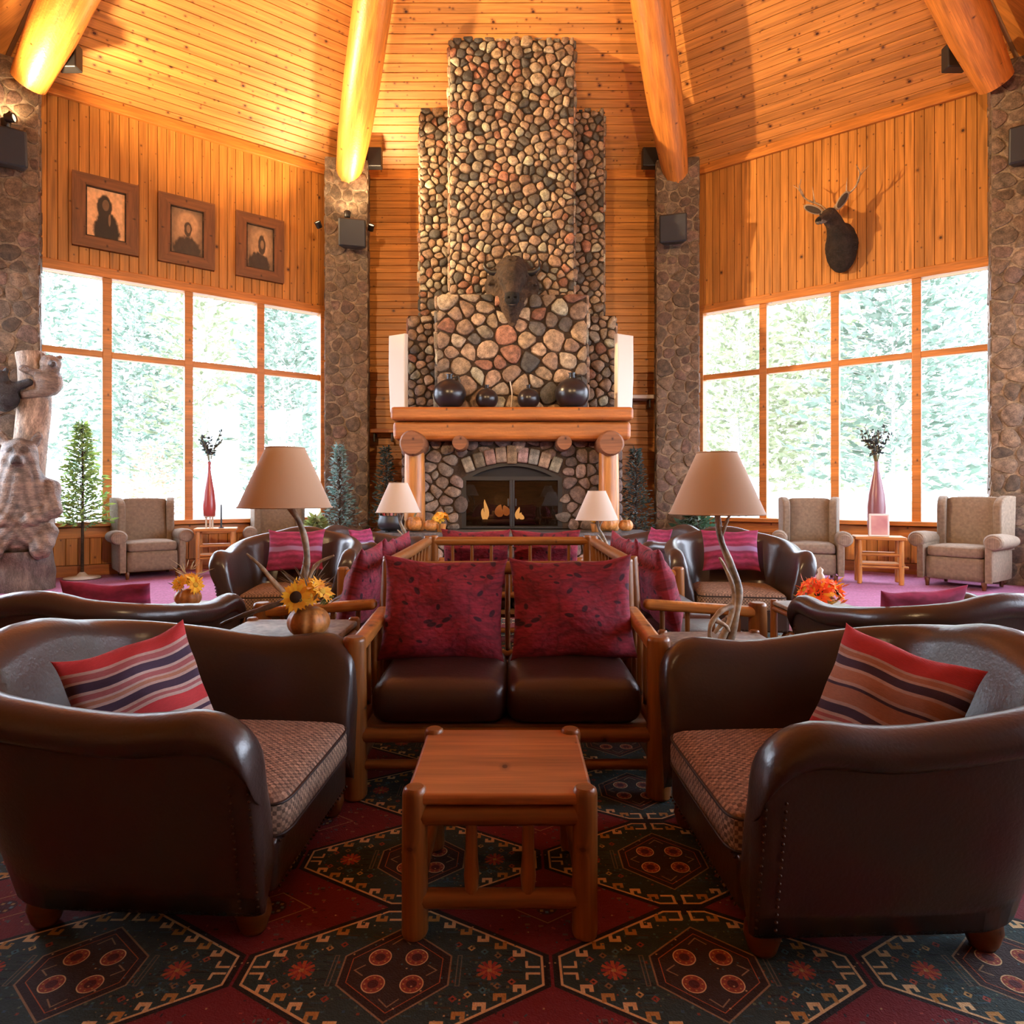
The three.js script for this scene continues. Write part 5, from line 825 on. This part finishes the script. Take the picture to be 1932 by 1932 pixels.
// ------------------------------------------------------------------ mounted heads
{
  const t = thing('bison_head', 'mounted dark brown bison head on the chimney above the mantel', 'mounted head', 0, 4.40, -10.27);
  const f = (p) => {
    const q = { x: Math.abs(p.x), y: p.y, z: p.z };
    let d = smin(ell(q, [0, 0.14, 0.09], [0.43, 0.42, 0.18]), cap(q, [0, -0.05, 0.10], [0, -0.46, 0.12], 0.30, 0.08), 0.12);                                  // shaggy shoulder mass
    d = smin(d, cap(q, [0, 0.36, 0.16], [0, 0.18, 0.42], 0.25, 0.20), 0.10);              // crown and forehead
    d = smin(d, cap(q, [0, 0.10, 0.44], [0, -0.16, 0.56], 0.15, 0.105), 0.07);            // face to muzzle
    d = smin(d, ell(q, [0, -0.20, 0.57], [0.115, 0.085, 0.075]), 0.04);
    d = smin(d, cap(q, [0, -0.22, 0.30], [0, -0.50, 0.22], 0.17, 0.05), 0.10);            // beard
    d = smin(d, cap(q, [0.26, 0.20, 0.22], [0.36, 0.15, 0.24], 0.05, 0.03), 0.03);        // ears
    d = Math.max(d, -(ell(q, [0.045, -0.19, 0.635], [0.022, 0.016, 0.03])));              // nostrils
    d = Math.max(d, -ell(q, [0.145, 0.10, 0.50], [0.02, 0.02, 0.03]));
    return Math.max(d + 0.016 * n3(p, 34) * (p.z < 0.46 ? 1 : 0.15) + 0.012 * n3(p, 61) * (p.z < 0.46 ? 1 : 0), -p.z);
  };
  mesh('head', sdfMesh(f, [-0.54, -0.66, -0.04], [0.54, 0.72, 0.76], 0.018, (p) => { const m = smooth(-0.06, -0.16, p.y) * smooth(0.5, 0.56, p.z), v = 0.8 + 0.4 * Math.abs(n3(p, 27)), lt = smooth(0.10, -0.05, p.y) * smooth(0.5, 0.3, p.z) * 0.6; return m > 0.5 ? rgb(0.012, 0.011, 0.011) : rgb((0.12 + 0.12 * lt) * v, (0.075 + 0.07 * lt) * v, (0.05 + 0.04 * lt) * v); }), M.fur, t);
  for (const s of [-1, 1]) { mesh('horn', tube(curve([[s * 0.22, 0.34, 0.20], [s * 0.34, 0.34, 0.22], [s * 0.43, 0.42, 0.24], [s * 0.42, 0.55, 0.22]], 12), (u) => lerp(0.062, 0.008, u), 10), M.blackIron, t); mesh('eye', new THREE.SphereGeometry(0.018, 10, 8).translate(s * 0.142, 0.10, 0.495), M.pot, t); }
  const rim = []; for (let i = 0; i <= 20; i++) { const a = -Math.PI * 0.92 + i / 20 * Math.PI * 0.84; rim.push([Math.cos(a) * 0.115, -0.15 + Math.sin(a) * 0.13, 0.585 - 0.02 * Math.abs(Math.cos(a))]); }
  mesh('muzzle_fringe', tube(curve(rim, 24), 0.010, 6), mat(rgb(0.28, 0.22, 0.15), 0.9), t);
}
{
  const w = wallFrame(2), c = Math.cos(w.turn), s = Math.sin(w.turn), u = 2.66;
  const t = thing('deer_head', 'mounted deer head with antlers on the right wall above the window', 'mounted head', w.a[0] + c * u + s * 0.02, 5.22, w.a[1] - s * u + c * 0.02, w.turn, undefined);
  const HD = [-0.16, 0.40, 0.50];   // head centre
  const f = (p) => {
    let d = ell(p, [0, -0.02, 0.10], [0.235, 0.40, 0.16]);
    d = smin(d, cap(p, [0, 0.02, 0.16], [-0.06, 0.30, 0.36], 0.19, 0.125), 0.10);
    d = smin(d, ell(p, [-0.12, 0.40, 0.44], [0.115, 0.125, 0.14]), 0.07);
    d = smin(d, cap(p, [-0.15, 0.37, 0.52], [-0.235, 0.26, 0.70], 0.085, 0.052), 0.05);
    d = Math.max(d, -ell(p, [-0.222, 0.27, 0.765], [0.012, 0.01, 0.02]));
    return Math.max(d + 0.006 * n3(p, 40), -p.z);
  };
  mesh('head', sdfMesh(f, [-0.4, -0.5, -0.03], [0.36, 0.62, 0.82], 0.015, (p) => { const v = 0.85 + 0.3 * Math.abs(n3(p, 30)); if (p.z > 0.72 && p.y > 0.235) return rgb(0.012, 0.01, 0.01); if (p.z > 0.55 && p.y < 0.27) return rgb(0.5, 0.42, 0.33); const dark = smooth(0.3, 0.05, p.y); return rgb(lerp(0.13, 0.06, dark) * v, lerp(0.08, 0.042, dark) * v, lerp(0.05, 0.032, dark) * v); }), M.fur, t);
  const ear = (sx, tip, nm) => { const base = V(-0.12 + sx * 0.09, 0.48, 0.42), e = V(...tip), d = e.clone().sub(base), L = d.length(), q = new THREE.Quaternion().setFromUnitVectors(V(0, 1, 0), d.clone().normalize()); const pr = new THREE.SphereGeometry(0.5, 14, 10).scale(0.13, L, 0.05).translate(0, L / 2, 0); const m = mesh('ear', triUV(pr), mat(rgb(0.30, 0.23, 0.16), 0.9), t); m.position.copy(base); m.quaternion.copy(q); m.rotateY(sx * 0.5); const inn = mesh('ear_inner', triUV(new THREE.SphereGeometry(0.5, 12, 8).scale(0.095, L * 0.8, 0.03).translate(0, L * 0.5, 0.016)), mat(rgb(0.05, 0.035, 0.025), 0.95), m); };
  ear(-1, [-0.50, 0.66, 0.44]); ear(1, [0.14, 0.74, 0.40]);
  for (const sx of [-1, 1]) {
    const b = [-0.12 + sx * 0.05, 0.51, 0.42], X = (k) => b[0] + sx * k, main = curve([b, [X(0.12), 0.66, 0.36], [X(0.30), 0.78, 0.38], [X(0.38), 0.92, 0.48], [X(0.34), 1.04, 0.58]], 18);
    const a = mesh('antler', tube(main, (q) => lerp(0.021, 0.005, q), 9), M.antler, t); for (const [k, dx, dy, dz] of [[6, 0.02, 0.24, 0.06], [10, 0.10, 0.24, 0.02], [13, 0.12, 0.15, -0.05]]) { const p = main[k]; mesh('tine', tube(curve([p, [p.x + sx * dx * 0.4, p.y + dy * 0.5, p.z + dz], [p.x + sx * dx, p.y + dy, p.z + dz * 1.2]], 8), (q) => lerp(0.013, 0.003, q), 7), M.antler, a); }
    mesh('eye', new THREE.SphereGeometry(0.017, 10, 8).translate(-0.15 + sx * 0.085, 0.42, 0.545), M.pot, t);
  }
}

// ------------------------------------------------------------------ carved bear
{
  const t = thing('carved_bear', 'tall carved wooden bear sculpture with a cub on top at the left edge', 'sculpture', -6.40, 0, -8.28, 0.55);
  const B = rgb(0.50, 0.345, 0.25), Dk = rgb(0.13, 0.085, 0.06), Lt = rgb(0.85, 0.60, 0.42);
  const stump = []; for (let i = 0; i <= 8; i++) stump.push(V(0, i / 8 * 0.5, 0));
  const st = tube(stump, [0.40, 0.39, 0.375, 0.37, 0.365, 0.36, 0.36, 0.355, 0.34], 28, true, 0.05, 3); mesh('stump', tint(st, rgb(0.30, 0.23, 0.19)), M.carved, t);
  const f = (p) => {
    const q = { x: Math.abs(p.x), y: p.y, z: p.z };
    let d = ell(q, [0, 1.05, 0], [0.38, 0.50, 0.33]); d = smin(d, ell(q, [0, 0.72, 0.05], [0.36, 0.28, 0.33]), 0.12); d = smin(d, cap(q, [0, 1.40, 0.04], [0, 1.62, 0.06], 0.27, 0.20), 0.10);
    d = smin(d, ell(q, [0, 1.76, 0.08], [0.20, 0.20, 0.20]), 0.08); d = smin(d, cap(q, [0, 1.71, 0.20], [0, 1.66, 0.34], 0.10, 0.075), 0.05);
    d = smin(d, cap(q, [0.16, 1.92, 0.05], [0.19, 2.0, 0.05], 0.06, 0.05), 0.02);
    d = smin(d, cap(q, [0.32, 1.32, 0.08], [0.36, 1.02, 0.20], 0.12, 0.10), 0.04); d = smin(d, cap(q, [0.36, 1.02, 0.20], [0.12, 0.90, 0.36], 0.10, 0.08), 0.03);
    d = smin(d, cap(q, [0.27, 0.72, 0.16], [0.24, 0.52, 0.34], 0.15, 0.12), 0.03);
    d = Math.max(d, -cap(q, [0, 0.45, 0.40], [0, 0.80, 0.40], 0.05, 0.03)); d = Math.max(d, -cap(q, [0, 1.60, 0.38], [0, 1.62, 0.45], 0.022, 0.02)); d = Math.max(d, -ell(q, [0.075, 1.80, 0.27], [0.03, 0.03, 0.03]));
    return d + 0.007 * Math.sin(Math.abs(p.x) * 52 + p.y * 22 + 3 * Math.sin(p.y * 6 + p.z * 5)) + 0.003 * n3(p, 22);
  };
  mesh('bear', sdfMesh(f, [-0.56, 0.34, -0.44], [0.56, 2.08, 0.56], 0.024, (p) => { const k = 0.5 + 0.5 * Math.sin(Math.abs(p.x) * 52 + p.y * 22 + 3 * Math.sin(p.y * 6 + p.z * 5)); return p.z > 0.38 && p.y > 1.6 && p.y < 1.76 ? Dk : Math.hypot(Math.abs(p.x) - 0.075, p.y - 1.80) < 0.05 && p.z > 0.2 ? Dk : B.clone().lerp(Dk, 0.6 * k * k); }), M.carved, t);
  mesh('tree_trunk', tint(tube(curve([[0.04, 1.0, -0.10], [0.10, 2.0, -0.12], [0.15, 2.5, -0.08], [0.12, 2.95, -0.06], [0.10, 3.10, -0.06]], 14), (u) => lerp(0.20, 0.165, u), 20, true, 0.04, 6), Lt), M.carved, t);
  const cub = (p) => { let d = ell(p, [0.30, 2.72, 0.05], [0.16, 0.20, 0.16]); d = smin(d, ell(p, [0.33, 2.95, 0.10], [0.12, 0.115, 0.12]), 0.05); d = smin(d, cap(p, [0.34, 2.94, 0.18], [0.37, 2.92, 0.27], 0.05, 0.04), 0.03); d = smin(d, cap(p, [0.25, 3.03, 0.08], [0.24, 3.06, 0.08], 0.035, 0.03), 0.015); d = smin(d, cap(p, [0.41, 3.03, 0.08], [0.43, 3.05, 0.08], 0.035, 0.03), 0.015); d = smin(d, cap(p, [0.22, 2.78, 0.14], [0.04, 2.86, 0.10], 0.06, 0.05), 0.04); d = smin(d, cap(p, [0.28, 2.58, 0.12], [0.06, 2.52, 0.10], 0.07, 0.05), 0.04); return d + 0.006 * n3(p, 40); };
  mesh('bear_cub', sdfMesh(cub, [-0.06, 2.38, -0.2], [0.56, 3.16, 0.40], 0.018, (p) => (p.z > 0.23 ? Dk : B)), M.carved, t, 'carved bear cub clinging to the trunk');
  const cb2 = (p) => { let d = ell(p, [-0.16, 2.50, 0.06], [0.17, 0.21, 0.16]); d = smin(d, ell(p, [-0.22, 2.72, 0.10], [0.11, 0.10, 0.11]), 0.05); d = smin(d, cap(p, [-0.06, 2.60, 0.12], [0.10, 2.68, 0.12], 0.06, 0.05), 0.04); d = smin(d, cap(p, [-0.28, 2.80, 0.08], [-0.29, 2.83, 0.08], 0.03, 0.025), 0.015); d = smin(d, cap(p, [-0.14, 2.80, 0.08], [-0.13, 2.83, 0.08], 0.03, 0.025), 0.015); return d + 0.006 * n3(p, 40); };
  mesh('dark_cub', sdfMesh(cb2, [-0.42, 2.22, -0.18], [0.2, 2.92, 0.34], 0.018, () => rgb(0.055, 0.05, 0.05)), M.carved, t, 'dark carved cub climbing the trunk');
}

// ------------------------------------------------------------------ small indoor trees
function tree(name, label, x, y, z, h, R, cols, seed, o = {}) {
  const t = thing(name, label, 'tree', x, y, z, 0, o.group), r = rng(seed), tr = o.trunk ?? 0.1, lf = [], br = [];
  mesh('trunk', tube([V(0, 0, 0), V(0.01, tr + h * 0.5, 0), V(0, tr + h * 0.97, 0)], [0.022 * (o.thick ?? 1), 0.016 * (o.thick ?? 1), 0.004], 8), o.bark ?? M.bark, t);
  const n = o.n ?? 130; for (let k = 0; k < n; k++) { const u = Math.pow(k / n, 0.85), a = k * 2.4 + r(), yy = tr + h * u, L = R * (1 - u * 0.95) * (0.65 + 0.5 * r()) + 0.02, up = 0.15 + 0.5 * u; const b = V(Math.cos(a) * L, yy + L * up, Math.sin(a) * L); br.push(tube([V(0, yy, 0), b], [0.006 * (o.thick ?? 1), 0.002 * (o.thick ?? 1)], 4, false)); const m = Math.max(4, Math.round((o.dense ?? 9) * L / R)); for (let j = 0; j < m; j++) { const s = 0.2 + 0.85 * (j + r()) / m, p = V(0, yy, 0).lerp(b, s), d = V(Math.cos(a) + (r() - 0.5) * 1.8, (r() - 0.35) * 1.2, Math.sin(a) + (r() - 0.5) * 1.8).normalize(); lf.push(leafGeo(p, d, (o.leaf ?? 0.09) * (0.7 + 0.6 * r()), (o.leaf ?? 0.09) * (o.fat ?? 0.34), cols[Math.floor(r() * cols.length)], r)); } }
  mesh('branches', br, o.bark ?? M.bark, t); mesh('foliage', lf, M.leaf, t);
  if (o.base) mesh('stand', lathe([[0, 0], [o.base, 0], [o.base * 0.95, 0.03], [o.base * 0.3, 0.05], [0.03, 0.1], [0, 0.1]], 18), M.whitePanel, t);
  if (o.pot) mesh('planter', lathe([[0, 0], [o.pot * 0.75, 0], [o.pot, o.pot * 1.5], [o.pot * 0.93, o.pot * 1.5], [o.pot * 0.8, o.pot * 1.3], [0, o.pot * 1.3]], 20), M.logEnd, t);
  return t;
}
const GR = [[0.22, 0.36, 0.08], [0.34, 0.46, 0.10], [0.12, 0.22, 0.07]], BL = [[0.16, 0.30, 0.28], [0.28, 0.42, 0.40], [0.09, 0.2, 0.18]], DK = [[0.05, 0.09, 0.07], [0.08, 0.13, 0.10], [0.03, 0.06, 0.05]];
tree('slender_tree', 'slender bright green tree on a thin pole beside the carved bear', -6.25, 0, -9.25, 1.50, 0.36, GR, 1, { trunk: 0.74, base: 0.24, n: 230, dense: 12, leaf: 0.10 });
tree('frosted_tree', 'frosted blue-green small tree before the left stone pillar', -2.92, 0, -10.75, 1.45, 0.32, BL, 2, { trunk: 0.6, pot: 0.2, n: 150 });
tree('dark_fir', 'dark small fir between the left pillar and the fireplace', -2.22, 0, -11.2, 1.45, 0.28, DK, 3, { trunk: 0.6, pot: 0.18, n: 150 });
tree('dark_fir', 'dark small fir between the fireplace and the right pillar', 2.16, 0, -11.1, 1.55, 0.36, DK, 4, { trunk: 0.45, pot: 0.2, n: 180 });
tree('potted_plant', 'low green plant below the right stone pillar', 3.1, 0, -10.7, 0.55, 0.42, [[0.03, 0.10, 0.05], [0.05, 0.14, 0.07]], 5, { trunk: 0.4, pot: 0.2, n: 70, leaf: 0.16, fat: 0.4 });
tree('potted_plant', 'low yellow-green plant between the left wing chair and the frosted tree', -3.15, 0, -10.25, 0.35, 0.20, [[0.20, 0.28, 0.07], [0.28, 0.34, 0.10]], 6, { trunk: 0.5, pot: 0.16, n: 60, leaf: 0.14, fat: 0.4 });

// ------------------------------------------------------------------ outdoors
{
  const g = mesh('ground', new THREE.CircleGeometry(160, 48).rotateX(-Math.PI / 2), mat(rgb(0.42, 0.42, 0.38), 0.95), scene); g.position.y = -0.45; g.userData = { kind: 'structure' };
  const C1 = [[0.17, 0.24, 0.18], [0.23, 0.29, 0.23], [0.11, 0.17, 0.12]], C2 = [[0.28, 0.31, 0.17], [0.34, 0.35, 0.22], [0.19, 0.22, 0.12]], G0 = 'trees outside the windows';
  const far = (l, x, z, h, R, c, s, o = {}) => tree('outdoor_tree', l, x, -0.45, z, h, R, c, s, { trunk: h * 0.16, n: 250, dense: 26, leaf: R * 0.115, fat: 0.42, thick: h / 4.5, bark: M.barkPale, group: G0, ...o });
  far('pale grey-green conifer outside the leftmost left-window column', -19.5, -22, 13, 3.2, C1, 201);
  far('thin pale conifer outside the second left-window column', -15.5, -26, 12, 2.6, C1, 202);
  far('pale leafy tree outside the third left-window column', -12.5, -26, 13, 3.4, C2, 203);
  far('green spruce outside the left window nearest the stone pillar', -7.4, -20.5, 9.5, 2.4, C1, 204, { n: 300 });
  far('low reddish bush outside the second left-window column', -10.2, -18, 2.6, 1.5, [[0.34, 0.2, 0.14], [0.3, 0.26, 0.14]], 205, { n: 60 });
  far('yellow-green leafy tree outside the right window nearest the pillar', 8.2, -23, 10, 3.0, C2, 206);
  far('olive green leafy tree outside the second right-window column', 11.4, -24, 11, 3.2, C2, 207);
  far('large green spruce outside the third right-window column', 10.9, -18.2, 10.5, 3.0, C1, 208, { n: 320 });
  far('grey-green conifer outside the rightmost right-window column', 17.2, -20.5, 10, 2.6, C1, 209);
  far('far pale conifer seen above the first left wing chair', -22, -30, 15, 3.4, C1, 211); far('far pale conifer behind the second left-window column', -18.5, -33, 15, 3.2, C1, 212); far('far pale conifer beyond the spruce at the left window', -12, -34, 15, 3.2, C1, 213);
  far('far pale tree behind the first right-window column', 12.5, -34, 14, 3.6, C2, 214); far('far pale tree behind the second right-window column', 17.5, -34, 15, 3.6, C2, 215); far('far conifer beyond the large spruce at the right window', 22.5, -32, 14, 3.2, C1, 216);
  far('low orange-tipped bush outside the rightmost right-window column', 15.8, -18.6, 1.7, 1.3, [[0.4, 0.24, 0.1], [0.26, 0.28, 0.12]], 210, { n: 50 });
}

renderer.render(scene, camera);
